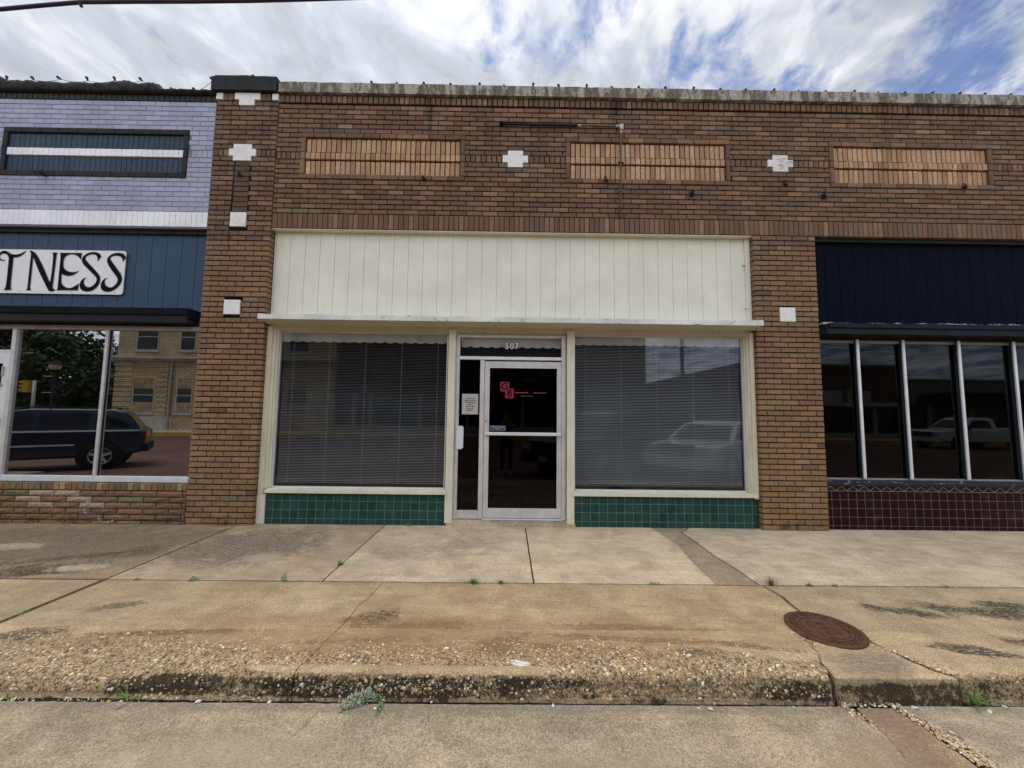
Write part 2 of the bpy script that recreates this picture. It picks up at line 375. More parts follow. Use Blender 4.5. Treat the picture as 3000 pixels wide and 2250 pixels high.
def cross_poly(cx, zb, aw=.174, cw=.104, ah=.102, c=C):
    z0, z1, z2, z3 = zb-c+.004, zb+.002, zb+ah-.002, zb+ah+c-.004
    return [(cx-cw, z0), (cx+cw, z0), (cx+cw, z1), (cx+aw, z1), (cx+aw, z2), (cx+cw, z2), (cx+cw, z3), (cx-cw, z3), (cx-cw, z2), (cx-aw, z2), (cx-aw, z1), (cx-cw, z1)]
H = [(a, b, PZ0, PZ1) for a, b in panels]
for cx, zb in crosses: H += cross_holes(cx, zb)
m = MB()
xw = XL+.006
soldiers(m, xw, XE, ZL, 4.095, .0678)
brick_rows(m, xw, XE, 4.095, 11, holes=H, phase=.03)
iv = [(xw, XE)]
for (a, b, lo, hi) in H:
    if lo < 4.9 < hi: iv = [t for (p, q) in iv for t in (((p, a), (b, q)) if p < a and q > b else ((p, q),)) if t[1]-t[0] > .03]
for (p, q) in iv: soldiers(m, p+.003, q-.003, 4.858, 4.960, .0712, j=.013)
brick_rows(m, xw, XE, 4.960, 10, holes=H, phase=.05)
soldiers(m, xw, XE, 5.672, 5.785, .0715, y=-.002, j=.014)
m.build('wall', M['brick'], B)
m = MB()                                # mortar bed behind the bricks, hollow core of the wall
hp = [(a+.02, b-.02) for a, b in panels]; x = XL+.03
for a, b in hp:
    m.box(x, a, .020, .25, ZL+.008, 5.79); m.box(a, b, .020, .25, ZL+.008, PZ0+.02); m.box(a, b, .020, .25, PZ1-.02, 5.79); m.box(a, b, .035, .25, PZ0+.02, PZ1-.02); x = b
m.box(x, XE, .020, .25, ZL+.008, 5.79)
m.box(XL+.02, XE, .10, .25, 5.60, 5.80)
m.build('mortar', M['mortar'], B)
# right pillar
m = MB(); hs = [(3.583, 3.799, 2.703, 2.903)]
brick_rows(m, XR, XP, 0, 56, holes=hs, phase=XR, off=(0, .5))
m.build('pillar', M['brick'], B)
m = MB(); m.box(XR+.014, XP-.014, .018, .35, 0, ZL); m.build('mortar', M['mortar'], B)
# left pillar
P2 = (-3.653, 4.877); ZP0 = 4.877-70*C
hl = [(-3.762, -3.540, 3.880, 4.092), (-3.762, -3.540, 2.692, 2.894)] + cross_holes(P2[0], P2[1], .182, .118, .101)
hl += [(-3.747, -3.532, 5.600, 5.672)]
m = MB(); m.cbox(PLX, -3.48, -.012, .1, .004, ZP0-.006, .003, vary((.33,.2,.11))); m.cbox(-3.47, XL, -.012, .1, .004, ZP0-.006, .003, vary((.34,.2,.11)))
m2 = hl + [(-3.760, -3.540, 4.092, 4.810)]
brick_rows(m, PLX, XL, ZP0, 70, y=-.012, holes=m2, phase=PLX, off=(0, .5))
for k in range(10):
    z = 4.092+k*(4.81-4.092)/10; m.cbox(-3.742, -3.546, -.012+rnd(-.001, .001), .1, z+.005, z+.0665, .0025, vary(PAL_UP[k % 3], .1))
soldiers(m, PLX, hl[2][0]-.002, 4.877, 4.978, .0705, y=-.012, j=.013); soldiers(m, hl[2][1]+.002, XL, 4.877, 4.978, .0705, y=-.012, j=.013)
brick_rows(m, PLX, XL, 4.978, 10, y=-.012, holes=hl, phase=PLX, off=(.5, 0))
for a in (-3.935, -3.865, -3.42, -3.352): m.cbox(a-.030, a+.030, -.012, .1, 5.683, 5.783, .003, bcol(5))
m.build('pillar', M['brick'], B)
m = MB(); m.box(PLX+.014, XL-.014, .006, .35, 0, 5.79); m.build('mortar', M['mortar'], B)
m = MB()                                # settlement crack down the pillar: a dark open joint
cr = [(-3.752, 4.81), (-3.753, 4.6), (-3.757, 4.3), (-3.762, 4.08), (-3.766, 3.9), (-3.764, 3.72), (-3.752, 3.66), (-3.756, 3.50)]
m.prism_y([(p[0]-.006, p[1]) for p in cr]+[(p[0]+.006-.008*(i < 2), p[1]) for i, p in enumerate(cr[::-1])], -.0148, -.010); m.build('crack', M['black'], B)
# stone ornaments
for cx, zb in crosses:
    m = MB(); m.prism_y(cross_poly(cx, zb), -.008, .08); o = m.build('stone_cross', M['limestone_flaky' if cx > 3 else 'limestone'], B)
m = MB(); m.prism_y(cross_poly(P2[0], P2[1], .180, .120, .101), -.022, .08); m.build('stone_cross', M['limestone'], B)
m = MB(); m.prism_y([(-3.807, 5.783), (-3.807, 5.690), (-3.743, 5.690), (-3.743, 5.608), (-3.536, 5.608), (-3.536, 5.690), (-3.462, 5.690), (-3.462, 5.783)], -.022, .08); m.build('stone_cross', M['limestone'], B)
for (a, b, lo, hi, y) in ((-3.757, -3.546, 3.890, 4.086, -.02), (-3.757, -3.546, 2.698, 2.890, -.02), (3.588, 3.794, 2.706, 2.897, -.008), (-4.064, -3.972, 5.690, 5.782, -.02), (-3.300, -3.218, 5.690, 5.782, -.02)):
    m = MB(); m.cbox(a, b, y, .08, lo, hi, .004); m.build('stone_block', M['limestone'], B)
# tan brick panels
for a, b in panels:
    m = MB(); fr = []
    n = 10; p = (b-a)/n
    for k in range(n):
        m.cbox(a+k*p+.005, a+(k+1)*p-.005, -.012, .1, PZ0+.004, PZ0+C-.005, .003, bcol(5))
        m.cbox(a+k*p+.005-(.05 if 0 < k else 0), a+(k+1)*p-.005-(.05 if k < n-1 else 0), -.010, .1, PZ1-C+.005, PZ1-.004, .003, bcol(5))
    for (x0, x1) in ((a, a+.062), (b-.062, b)):
        for (z0, z1) in ((PZ0+C, 4.858), (4.858, 4.960), (4.960, PZ1-C)): m.cbox(x0+.002, x1-.002, -.010, .1, z0+.004, z1-.004, .003, bcol(5))
    o = m.build('panel_surround', M['brick'], B)
    m = MB(); i0, i1 = a+.067, b-.067
    soldiers(m, i0, i1, PZ0+C, 4.851, .0685, y=.014, pal=TAN, depth=.06, j=.013, jit=.003)
    soldiers(m, i0-.003, i1+.003, 4.862, 4.962, .0685, y=.002, pal=TAN, depth=.06, j=.012, jit=.003)
    soldiers(m, i0, i1, 4.962, PZ1-C-.004, .0685, y=.014, pal=TAN, depth=.06, j=.013, jit=.003)
    m.build('tan_panel', M['brick'], B)
# coping
def stain_concrete():
    n = NT('stained_coping'); v = n.mapped(scale=(3, 3, .9)); a = n.noise(3.2, 7, .7, .4, v)
    c = n.mix(n.rng(a, .44, .60), (.155, .128, .098), (.42, .385, .33)); b = n.noise(26, 6, .7); c = n.scale(c, n.rng(b, .3, .7, .65, 1.25))
    return n.bsdf(c, .92, 0, n.bump(n.math('ADD', b, a), .7, .01), .3)
M['coping'] = stain_concrete()
m = MB(); x = XL+.005
while x < XE:
    w = min(random.choice((.38, .40, .57, .62, .41)), XE-x); n = 6; top = []
    for k in range(n+1): top.append((x+.003+(w-.006)*k/n, 5.943+rnd(-.003, .003)-(.004 if k in (0, n) else 0)))
    m.prism_y([(x+w-.003, 5.797), (x+.003, 5.797)]+top, -.040+rnd(-.0015, .0015), .26, (1, 1, 1)); x += w
m.box(XL+.02, XE, -.01, .24, 5.795, 5.925)
m.build('coping', M['coping'], B)
m = MB(); m.box(-4.11, -3.225, -.062, .30, 5.795, 5.985)
m.prism_y([(-4.085, 5.985), (-3.235, 5.985), (-3.232, 6.003), (-3.40, 6.01), (-3.5, 6.006), (-3.65, 6.018), (-3.8, 6.012), (-4.08, 6.010)], -.05, .28); m.build('pillar_cap', M['charcoal'], B)
# body of the building behind
m = MB(); m.box(PLX, XE, 7.9, 8.1, 0, 5.6); m.box(PLX, XE, .25, 8, 5.3, 5.45); m.box(XE-.2, XE, .011, 8, 0, 5.79); m.box(-3.56, -3.4, .35, 8, 0, 5.3); m.box(3.62, 3.76, .35, 8, 0, 5.3)
m.build('roof_shell', M['mortar'], B)
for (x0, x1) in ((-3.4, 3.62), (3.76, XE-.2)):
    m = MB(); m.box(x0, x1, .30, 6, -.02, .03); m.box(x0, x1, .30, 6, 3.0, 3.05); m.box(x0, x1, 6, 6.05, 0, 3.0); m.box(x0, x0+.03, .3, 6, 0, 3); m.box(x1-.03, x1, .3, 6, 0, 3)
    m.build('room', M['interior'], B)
# ------------------------------------------------------------------ siding fascia boards
def siding(x0, x1, z0, z1, y, pitch, x_first, mat, name='fascia_panel'):
    m = MB(); x = x_first
    while x > x0: x -= pitch
    m.box(x0, x1, y+.008, y+.02, z0, z1, (.3, .3, .3))
    while x < x1:
        a, b = max(x0, x+.003), min(x1, x+pitch-.003)
        if b-a > .01: m.box(a, b, y, y+.0105, z0, z1)
        x += pitch
    return m.build(name, mat, B if name == 'fascia_panel' else None)
siding(XL+.005, 3.195, 2.63, ZL-.012, .095, .2, -2.99, M['cream'])
m = MB(); m.box(3.198, XR-.002, .075, .11, 2.66, ZL-.012); m.box(3.16, 3.205, .070, .095, 3.50, 3.515); m.box(3.17, 3.22, .066, .095, 2.90, 2.912)
m.build('fascia_trim', M['cream'], B)
m = MB(); m.box(XL+.004, XR-.004, .012, .094, ZL-.0115, ZL-.001); m.build('lintel_board', M['trim'], B)
# ledge (shallow metal canopy) of the middle bay
m = MB(); n = 60; x0, x1 = -3.186, 3.233
for (a, b) in ((x0, -.93), (-.927, 1.33), (1.333, x1)):
    m.box(a, b, -.20, -.188, 2.600, 2.660); m.box(a, b, -.187, .094, 2.632, 2.648)
m.box(x0, x0+.01, -.187, .0, 2.60, 2.647); m.box(x1-.01, x1, -.187, .0, 2.60, 2.647)
top = [(x0+(x1-x0)*k/n, 2.6605+rnd(.0, .012)) for k in range(n+1)]
m.prism_y([(x1, 2.655), (x0, 2.655)]+top, -.197, -.165)
m.build('canopy', M['ledge'], B)
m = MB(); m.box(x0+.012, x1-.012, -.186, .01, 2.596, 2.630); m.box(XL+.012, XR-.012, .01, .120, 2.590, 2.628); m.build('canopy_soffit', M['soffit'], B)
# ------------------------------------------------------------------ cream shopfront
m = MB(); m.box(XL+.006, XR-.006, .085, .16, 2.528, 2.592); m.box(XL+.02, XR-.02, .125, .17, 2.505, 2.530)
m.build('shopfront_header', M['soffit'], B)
for (x0, x1) in ((-.812, -.715), (.765, .862)):
    m = MB(); m.cbox(x0, x1, .062, .20, .032, 2.560, .004); m.build('post', M['trim'], B)
for s, (xa, xb, xc, xd) in ((1, (XL+.004, -3.150, -3.118, -3.092)), (-1, (XR-.004, 3.208, 3.180, 3.158))):
    m = MB(); lo = .375
    def bx(a, b, y0, y1, z0, z1): m.box(min(a, b), max(a, b), y0, y1, z0, z1)
    bx(xa, xb, .060, .20, lo, 2.560); bx(xb+s*.001, xc, .090, .20, .44, 2.552); bx(xc+s*.001, xd, .115, .20, .45, 2.540)
    m.build('jamb_trim', M['trim'], B)
m = MB(); m.box(XL+.002, -3.110, .055, .10, .005, .372); m.build('jamb_trim', M['trim'], B)
for (x0, x1) in ((-3.108, -.814), (.864, 3.245)):
    m = MB(); m.box(x0, x1, .075, .20, -.01, .400); m.build('tile_base', M['tile_green'], B)
panes = []
for (x0, x1, s0, s1) in ((-3.090, -.835, -3.112, -.800), (.874, 3.155, .845, 3.228)):
    W = empty('window', (0, 0, 0)); W.parent = B
    m = MB(); m.box(x0, x0+.010, .150, .185, .452, 2.515); m.box(x1-.010, x1, .150, .185, .452, 2.515); m.box(x0+.01, x1-.01, .150, .185, 2.500, 2.515); m.box(x0+.01, x1-.01, .148, .190, .440, .462)
    m.build('frame', M['alu_white'], W)
    m = MB(); m.box(x0+.010, x1-.010, .164, .170, .462, 2.500); m.build('pane', M['glass_main'], W)
    m = MB(); m.box(s0, s1, .028, .075, .398, .436); m.box(s0+.01, s1-.01, .076, .15, .402, .446); m.build('sill', M['trim'], W)
# door frame (aluminium)
D = empty('door_frame', (0, 0, 0)); D.parent = B
m = MB()
m.cbox(-.709, -.664, .110, .20, .072, 2.502); m.cbox(.700, .748, .110, .20, .072, 2.502); m.cbox(-.664, .700, .112, .20, 2.462, 2.500)
m.cbox(-.714, -.7095, .100, .12, .060, 2.51); m.cbox(.7485, .755, .100, .12, .060, 2.51)
m.cbox(-.388, -.330, .108, .20, .078, 2.158); m.cbox(-.664, -.389, .114, .20, .078, .180)
m.build('frame', M['alu'], D)
m = MB(); m.cbox(-.664, .700, .104, .20, 2.160, 2.203); m.build('transom_bar', M['alu_white'], D); m = MB(); m.box(-.330, .712, .085, .11, .074, .088); m.build('threshold', M['alu_white'], D); m = MB(); m.box(-.654, -.395, .112, .118, .180, .188); m.build('glazing_bead', M['alu_white'], D)
m = MB(); m.box(-.664, .700, .150, .156, 2.203, 2.462); m.build('transom_pane', M['glass_main'], D)
m = MB(); m.box(-.663, -.389, .140, .146, .188, 2.158); m.build('sidelight_pane', M['glass_dark'], D)
# door
R = empty('door', (0, 0, 0)); R.parent = B
m = MB(); m.cbox(-.326, -.268, .112, .155, .092, 2.140); m.cbox(.646, .697, .112, .155, .092, 2.140); m.cbox(-.268, .646, .113, .155, 2.064, 2.140); m.cbox(-.268, .646, .113, .155, .092, .214)
m.build('leaf_frame', M['alu'], R)
m = MB(); m.box(-.2678, -.260, .110, .120, .216, 2.062); m.box(.638, .6458, .110, .120, .216, 2.062); m.box(-.26, .638, .110, .120, 2.052, 2.063); m.build('glazing_bead', M['alu_white'], R)
m = MB(); m.box(-.267, .645, .132, .138, .215, 2.063); m.build('pane', M['glass_dark'], R)
m = MB(); m.cbox(-.312, .690, .062, .086, 1.158, 1.200, .006); m.box(-.308, -.285, .087, .112, 1.160, 1.198); m.box(.660, .685, .087, .112, 1.160, 1.198); m.box(.668, .682, .058, .0615, 1.172, 1.186, (.05, .05, .05))
m.build('push_bar', M['alu_white'], R)
m = MB(); m.lathe([(0, -.008), (.012, -.008), (.015, 0), (.015, .008)], (-.300, .108, 1.345), 'y', 16); m.build('lock', M['galv'], R)
m = MB()
hp_ = [(-.672, .09, 1.000), (-.672, .06, 1.000), (-.625, .045, .985), (-.600, .045, 1.02), (-.596, .045, 1.13), (-.600, .045, 1.235), (-.625, .045, 1.268), (-.672, .06, 1.262), (-.672, .09, 1.262)]
m.prism_y([(-.676, .975), (-.612, .975), (-.592, .995), (-.590, 1.255), (-.610, 1.276), (-.676, 1.276)], .070, .084); m.box(-.69, -.668, .085, .11, .985, 1.265)
m.build('handle', M['alu_white'], D)
m = MB(); k = 26; po = [(-.80, .03)]
xs = [-.785+i*(1.66)/k for i in range(k+1)]
fr = [(x, .052+rnd(-.012, .012)) for x in xs]
m.prism_z(fr+[(.86, .21), (-.785, .21)], -.01, .030)
m.prism_z([(x, .095+rnd(-.01, .01)) for x in xs]+[(.86, .21), (-.785, .21)], .031, .068)
o_step = m
# ------------------------------------------------------------------ navy shopfront (right bay)
siding(XP-.006, XE-.2, 2.70, ZL-.004, .095, .2, 4.30, M['navy'])
m = MB(); m.box(XP-.004, XE-.2, .05, .094, ZL-.05, ZL-.002); m.build('lintel_board', M['black'], B)
m = MB(); k = 80; ed = [(XP+.02+(6.7)*i/k, 2.700+rnd(-.012, .010)) for i in range(k+1)]
m.prism_y([(10.8, 2.672), (XP+.02, 2.672)]+ed, -.03, .09); m.build('flashing', M['navy_strip'], B)
m = MB(); m.box(4.145, XE-.2, -.125, -.105, 2.612, 2.668); m.box(4.15, XE-.2, -.104, .10, 2.650, 2.668); m.build('canopy', M['navy_trim'], B)
m = MB(); m.box(4.12, XE-.2, -.10, .12, 2.53, 2.648); m.box(4.10, XE-.2, .10, .3, 2.49, 2.60); m.build('canopy_soffit', M['black'], B)
W = empty('window', (0, 0, 0)); W.parent = B
mull = [4.675, 5.297, 6.055, 6.805, 7.55, 8.30, 9.05, 9.80]
for x in mull:
    m = MB(); m.cbox(x, x+.036, .090, .108, .648, 2.50, .003); m.build('mullion', M['alu_white'], W); m = MB(); m.box(x+.003, x+.033, .1085, .19, .648, 2.50); m.build('mullion_back', M['charcoal'], W)  # rear of each mullion gets a darker colour than its front
for a, b in zip([XP+.01]+[x+.036 for x in mull], mull+[XE-.2]):
    m = MB(); m.box(a, b, .150, .156, .642, 2.50); m.build('pane', M['glass_navy'], W)
m = MB(); m.box(XP+.002, XE-.2, .132, .19, .630, .650); m.box(XP+.01, XE-.2, .132, .19, 2.455, 2.50, (.1, .1, .1)); m.build('frame', M['alu_dull'], W)
m = MB(); m.box(XP-.002, XE-.2, .045, .18, .585, .630); m.box(XP-.002, XE-.2, .060, .18, .560, .584); m.build('sill', M['navy_peel'], W)
m = MB(); m.box(XP-.003, XE-.2, .075, .25, -.01, .559); m.build('tile_base', M['tile_wine'], B)
m = MB(); m.box(XP-.003, XE-.2, .0722, .0748, .493, .5595); m.build('tile_frieze', simple('plain_burgundy_tile', (.024, .004, .007), .3, var=.2, sc=20, bump=.1, dirt=.3), B)
m = MB(); x = XP+.02; w = .0022
while x < XE-.3:
    for (a, za, b, zb) in ((x, .495, x+.0745, .555), (x+.0745, .555, x+.149, .495)):
        dx, dz = b-a, zb-za; l = math.hypot(dx, dz); nx, nz = -dz/l*w, dx/l*w
        m.prism_y([(a+nx, za+nz), (b+nx, zb+nz), (b-nx, zb-nz), (a-nx, za-nz)], .0705+rnd(0, .0004), .0722)
    x += .149
m.box(XP, XE-.2, .0702, .0721, .4905, .4945); m.build('zigzag_grout', simple('pale_grout', (.30, .24, .22), .9, var=.2, sc=30), B)

# ================================================================== PAINTED BRICK BUILDING (left)
B2 = empty('painted_brick_building', (-5.5, 0, 0), 0, 'lavender painted brick shop building with dark blue shopfront and black ragged parapet', 'building')
def b2(m, name, mat, parent=None):
    o = m.build(name, mat); o.parent = parent or B2
    if not parent: o.matrix_parent_inverse = Matrix.Translation((5.5, 0, 0))
    return o
X0, X1 = -11.0, -4.066
LAV = [(.355, .375, .485), (.36, .38, .49), (.35, .37, .475), (.365, .385, .50)]
PW = [(.86, .86, .90), (.85, .85, .89)]
m = MB(); ph = (-6.897, -4.397, 4.560, 5.242)
brick_rows(m, X0, X1, 4.090, 11, holes=[ph], pal=LAV, j=.006, phase=.02, chip=.001)
soldiers(m, X0, X1, 4.858, 4.960, .0712, y=.002, holes=[ph], pal=LAV, j=.006)
brick_rows(m, X0, X1, 4.960, 10, holes=[ph], pal=LAV, j=.006, phase=.10, chip=.001)
b2(m, 'wall', M['paint_brick'])
m = MB(); m.box(X0, X1, .006, .25, 3.86, 4.58); m.box(X0, -6.88, .006, .25, 4.58, 5.9); m.box(-4.41, X1, .006, .25, 4.58, 5.75); m.box(-6.88, -4.41, .006, .25, 5.22, 5.75); m.box(-6.88, -4.41, .04, .25, 4.58, 5.22); b2(m, 'wall_core', M['lav_joint'])
m = MB(); soldiers(m, X0, X1, 3.878, 4.086, .0715, y=-.004, pal=PW, j=.004); b2(m, 'white_band', M['paint_brick'])
DK = [(.022, .024, .028), (.026, .027, .032)]
m = MB(); soldiers(m, X0, X1, 5.655, 5.745, .0715, y=-.004, pal=DK, j=.012); m.box(X0, X1, .003, .1, 5.64, 5.75, (.008, .008, .01)); b2(m, 'dark_band', M['paint_brick'])
m = MB(); n = 10; p = 2.5/n
for k in range(n):
    for (z0, z1) in ((4.560, 4.630), (5.172, 5.242)): m.cbox(-6.897+k*p+.003, -6.897+(k+1)*p-.003, -.014, .1, z0, z1, .004, random.choice(DK))
for x in (-6.897, -4.460):
    for (z0, z1) in ((4.632, 4.855), (4.858, 4.965), (4.968, 5.170)): m.cbox(x, x+.063, -.012, .1, z0, z1, .004, random.choice(DK))
b2(m, 'panel_surround', M['charcoal'])
BLP = [(.030, .056, .088), (.033, .060, .094), (.028, .053, .083)]
m = MB(); soldiers(m, -6.832, -4.462, 4.634, 4.848, .069, y=.014, pal=BLP, j=.006, depth=.05); b2(m, 'blue_panel', M['paint_brick']); m = MB(); soldiers(m, -6.832, -4.462, 4.966, 5.170, .069, y=.014, pal=BLP, j=.006, depth=.05); b2(m, 'blue_panel', M['paint_brick'])
m = MB(); soldiers(m, -6.834, -4.460, 4.855, 4.960, .069, y=.000, pal=PW, j=.004, depth=.05); b2(m, 'white_stripe', M['paint_brick'])
# ragged tarred coping
m = MB(); nx, nt = 420, 16; vs = []; fs = []
for i in range(nx+1):
    x = X0+(X1+.01-X0)*i/nx; t = (x+7)/2.93
    top = 5.912-.016*(x+7)+.02*fbm(x*3, 1)+.012*fbm(x*11, 5)
    if x < -6.93: top += .06*min(1, (-6.93-x)/.1)
    bump_ = .05*math.exp(-((x+5.35)/.22)**2)+.03*math.exp(-((x+4.98)/.12)**2)
    top += bump_
    if x > -4.86: top -= .045*min(1, (x+4.86)/.06)
    zb = 5.752
    prof = [(.2, top-.03), (.08, top-.004), (.0, top), (-.03, top-.012), (-.05, top-.04), (-.058, (top+zb)/2), (-.055, zb+.03), (-.045, zb), (.0, zb), (.05, zb)]
    for k, (y, z) in enumerate(prof):
        d = fbm(x*9, k*.6, 3)*.02+fbm(x*30, k*1.3, 7)*.008
        vs.append((x, y-d, z+d*.7*(k < 7)))
for i in range(nx):
    for k in range(9): fs.append((i*10+k, i*10+k+1, (i+1)*10+k+1, (i+1)*10+k))
m.add(vs, fs, smooth=True); b2(m, 'parapet_coping', simple('black_roof_tar', (.028, .030, .030), .9, var=.4, sc=14, bump=.9, bsc=70))
m = MB(); m.box(X0, X1, .05, .094, 3.80, 3.868); b2(m, 'lintel_board', M['black'])
def siding2():
    m = MB(); x = -11.05; y = .085
    m.box(X0, X1, y+.008, y+.02, 2.70, 3.80, (.3, .3, .3))
    while x < X1:
        a, b = max(X0, x+.003), min(X1, x+.197)
        if b > a: m.box(a, b, y+rnd(0, .001), y+.0105, 2.70, 3.80)
        x += .2
    return b2(m, 'fascia_panel', M['blue'])
siding2()
m = MB(); m.box(X0, -4.14, -.120, -.105, 2.655, 2.742); m.box(X0, -4.14, -.104, .085, 2.715, 2.735); m.box(-4.14, -4.125, -.10, .08, 2.62, 2.742); b2(m, 'canopy', simple('dark_canopy_metal', (.009, .010, .014), .8, var=.2, bump=.15, dirt=.05, spec=.05))
m = MB(); m.box(X0, -4.145, -.10, .12, 2.56, 2.65); m.box(X0, X1, .05, .12, 2.535, 2.714); b2(m, 'canopy_soffit', M['black'])
W = empty('window', (0, 0, 0)); W.parent = B2; W.matrix_parent_inverse = Matrix.Translation((5.5, 0, 0))
def bw(m, name, mat): return m.build(name, mat, W)
m = MB(); m.box(X0, X1, .045, .14, 2.480, 2.534); b2(m, 'window_header', M['alu_dull'])
m = MB(); m.cbox(-6.49, X1-.004, .052, .14, .508, .582, .004); bw(m, 'sill', M['alu_white'])
m = MB(); m.cbox(-5.328, -5.290, .050, .075, .583, 2.480, .003); bw(m, 'mullion', M['alu']); m = MB(); m.box(-5.318, -5.282, .0755, .13, .583, 2.480); bw(m, 'mullion_back', M['charcoal'])  # mullion with its back part in a dark colour
m = MB(); m.cbox(-6.545, -6.490, .050, .14, .02, 2.480); bw(m, 'frame', M['alu'])
m = MB(); m.box(-6.490, X1-.003, .085, .091, .583, 2.480); bw(m, 'pane', M['glass_film'])
DR = empty('door', (0, 0, 0)); DR.parent = B2; DR.matrix_parent_inverse = Matrix.Translation((5.5, 0, 0))
m = MB(); m.cbox(-6.635, -6.550, .060, .13, .03, 2.17); m.cbox(-7.56, -7.475, .060, .13, .03, 2.17); m.cbox(-7.475, -6.635, .060, .13, 2.02, 2.17); m.cbox(-7.475, -6.635, .060, .13, .03, .22); m.build('leaf_frame', M['alu_white'], DR)
m = MB(); m.box(-7.475, -6.635, .085, .091, .22, 2.02); m.build('pane', M['glass_film'], DR)
m = MB(); m.tube([(-6.69, .04, 1.80), (-6.64, .03, 1.78), (-6.60, .03, 1.74), (-6.60, .05, 1.72)], .008, 6); m.box(-6.625, -6.605, .045, .06, 1.86, 1.98); m.cbox(-6.74, -6.655, .035, .06, 1.74, 1.88); m.build('handle', M['galv'], DR)
m = MB(); m.cbox(-6.700, -6.58, .03, .06, 1.18, 1.30); m.build('lock', M['galv'], DR)
m = MB(); m.box(-7.60, -6.55, .085, .091, 2.20, 2.48); b2(m, 'transom_pane', M['glass_film'])
m = MB(); m.cbox(-7.60, -6.55, .055, .13, 2.172, 2.20); b2(m, 'transom_bar', M['alu_white'])
# textured base wall
ROCK = [(.205, .130, .072), (.225, .140, .076), (.185, .120, .070), (.235, .125, .066), (.20, .145, .095), (.175, .112, .070)]
m = MB()
for r in range(7):
    za = -.03+r*.0735; o = (r % 2)*.16; x = -6.53-o
    while x < X1:
        a, b = max(-6.53, x), min(X1, x+.318); x += .322
        if b-a < .02: continue
        if r == 6: break
        nseg = 6; c0 = vary(random.choice(ROCK), .12)
        if r > 2 and random.random() < .15: c0 = (.36, .27, .20)
        vs = []; fs = []
        for i in range(nseg+1):
            for k in range(4):
                e = (i in (0, nseg)) or (k in (0, 3)); vs.append((a+.005+(b-a-.010)*i/nseg, .0 if e else -.004-rnd(0, .013), za+.005+.0635*k/3))
        for i in range(nseg):
            for k in range(3): q = i*4+k; fs.append((q, q+4, q+5, q+1))
        m.add(vs, fs, c0); m.box(a+.005, b-.005, .0005, .05, za+.005, za+.0685, c0)
x = -6.53
while x < X1-.03:
    w = .0775; m.cbox(x+.004, min(x+w-.004, X1), .002+rnd(-.003, .003), .14, .418, .500, .004, vary(random.choice(ROCK+[(.32, .23, .12)]), .12)); x += w
for (cx, cz, rx, rz, a0, a1, n_) in ((-5.27, .20, .045, .085, 1.6, 4.6, 26), (-5.03, .075, .10, .05, 2.6, 5.8, 30), (-4.88, .10, .02, .02, 0, 6, 6)):
    for i in range(n_):
        a = a0+(a1-a0)*i/n_; x, z, w = cx+rx*math.cos(a)+rnd(-.012, .012), cz+rz*math.sin(a)+rnd(-.012, .012), rnd(.002, .007); m.box(x, x+w*1.6, -.0185, -.0165, z, z+w, (.85, .85, .83))
b2(m, 'base_wall', M['brick'])
m = MB(); m.box(-6.53, X1, .012, .14, -.02, .495); b2(m, 'base_wall_core', simple('brown_mortar', (.025, .015, .010), .95, var=.3, sc=20, bump=.3))
m = MB(); m.box(X0, -3.6, 5, 5.1, 0, 5.6); m.box(X0, -4.07, .3, 5, 5.35, 5.5); m.box(X0, X0+.2, .01, 5, 0, 5.7); b2(m, 'roof_shell', M['mortar'])
m = MB(); m.box(X0+.2, -4.1, .3, 5, -.02, .03); m.box(X0+.2, -4.1, .3, 5, 3.0, 3.05); m.box(X0+.2, -4.1, 4.9, 4.95, 0, 3.0); m.box(-4.1, -4.07, .2, 5, 0, 3); m.box(X0+.2, -4.07, .25, .3, 2.6, 5.3); m.box(-8.9, X0+.2, .2, .3, 0, 3); b2(m, 'room', M['interior'])
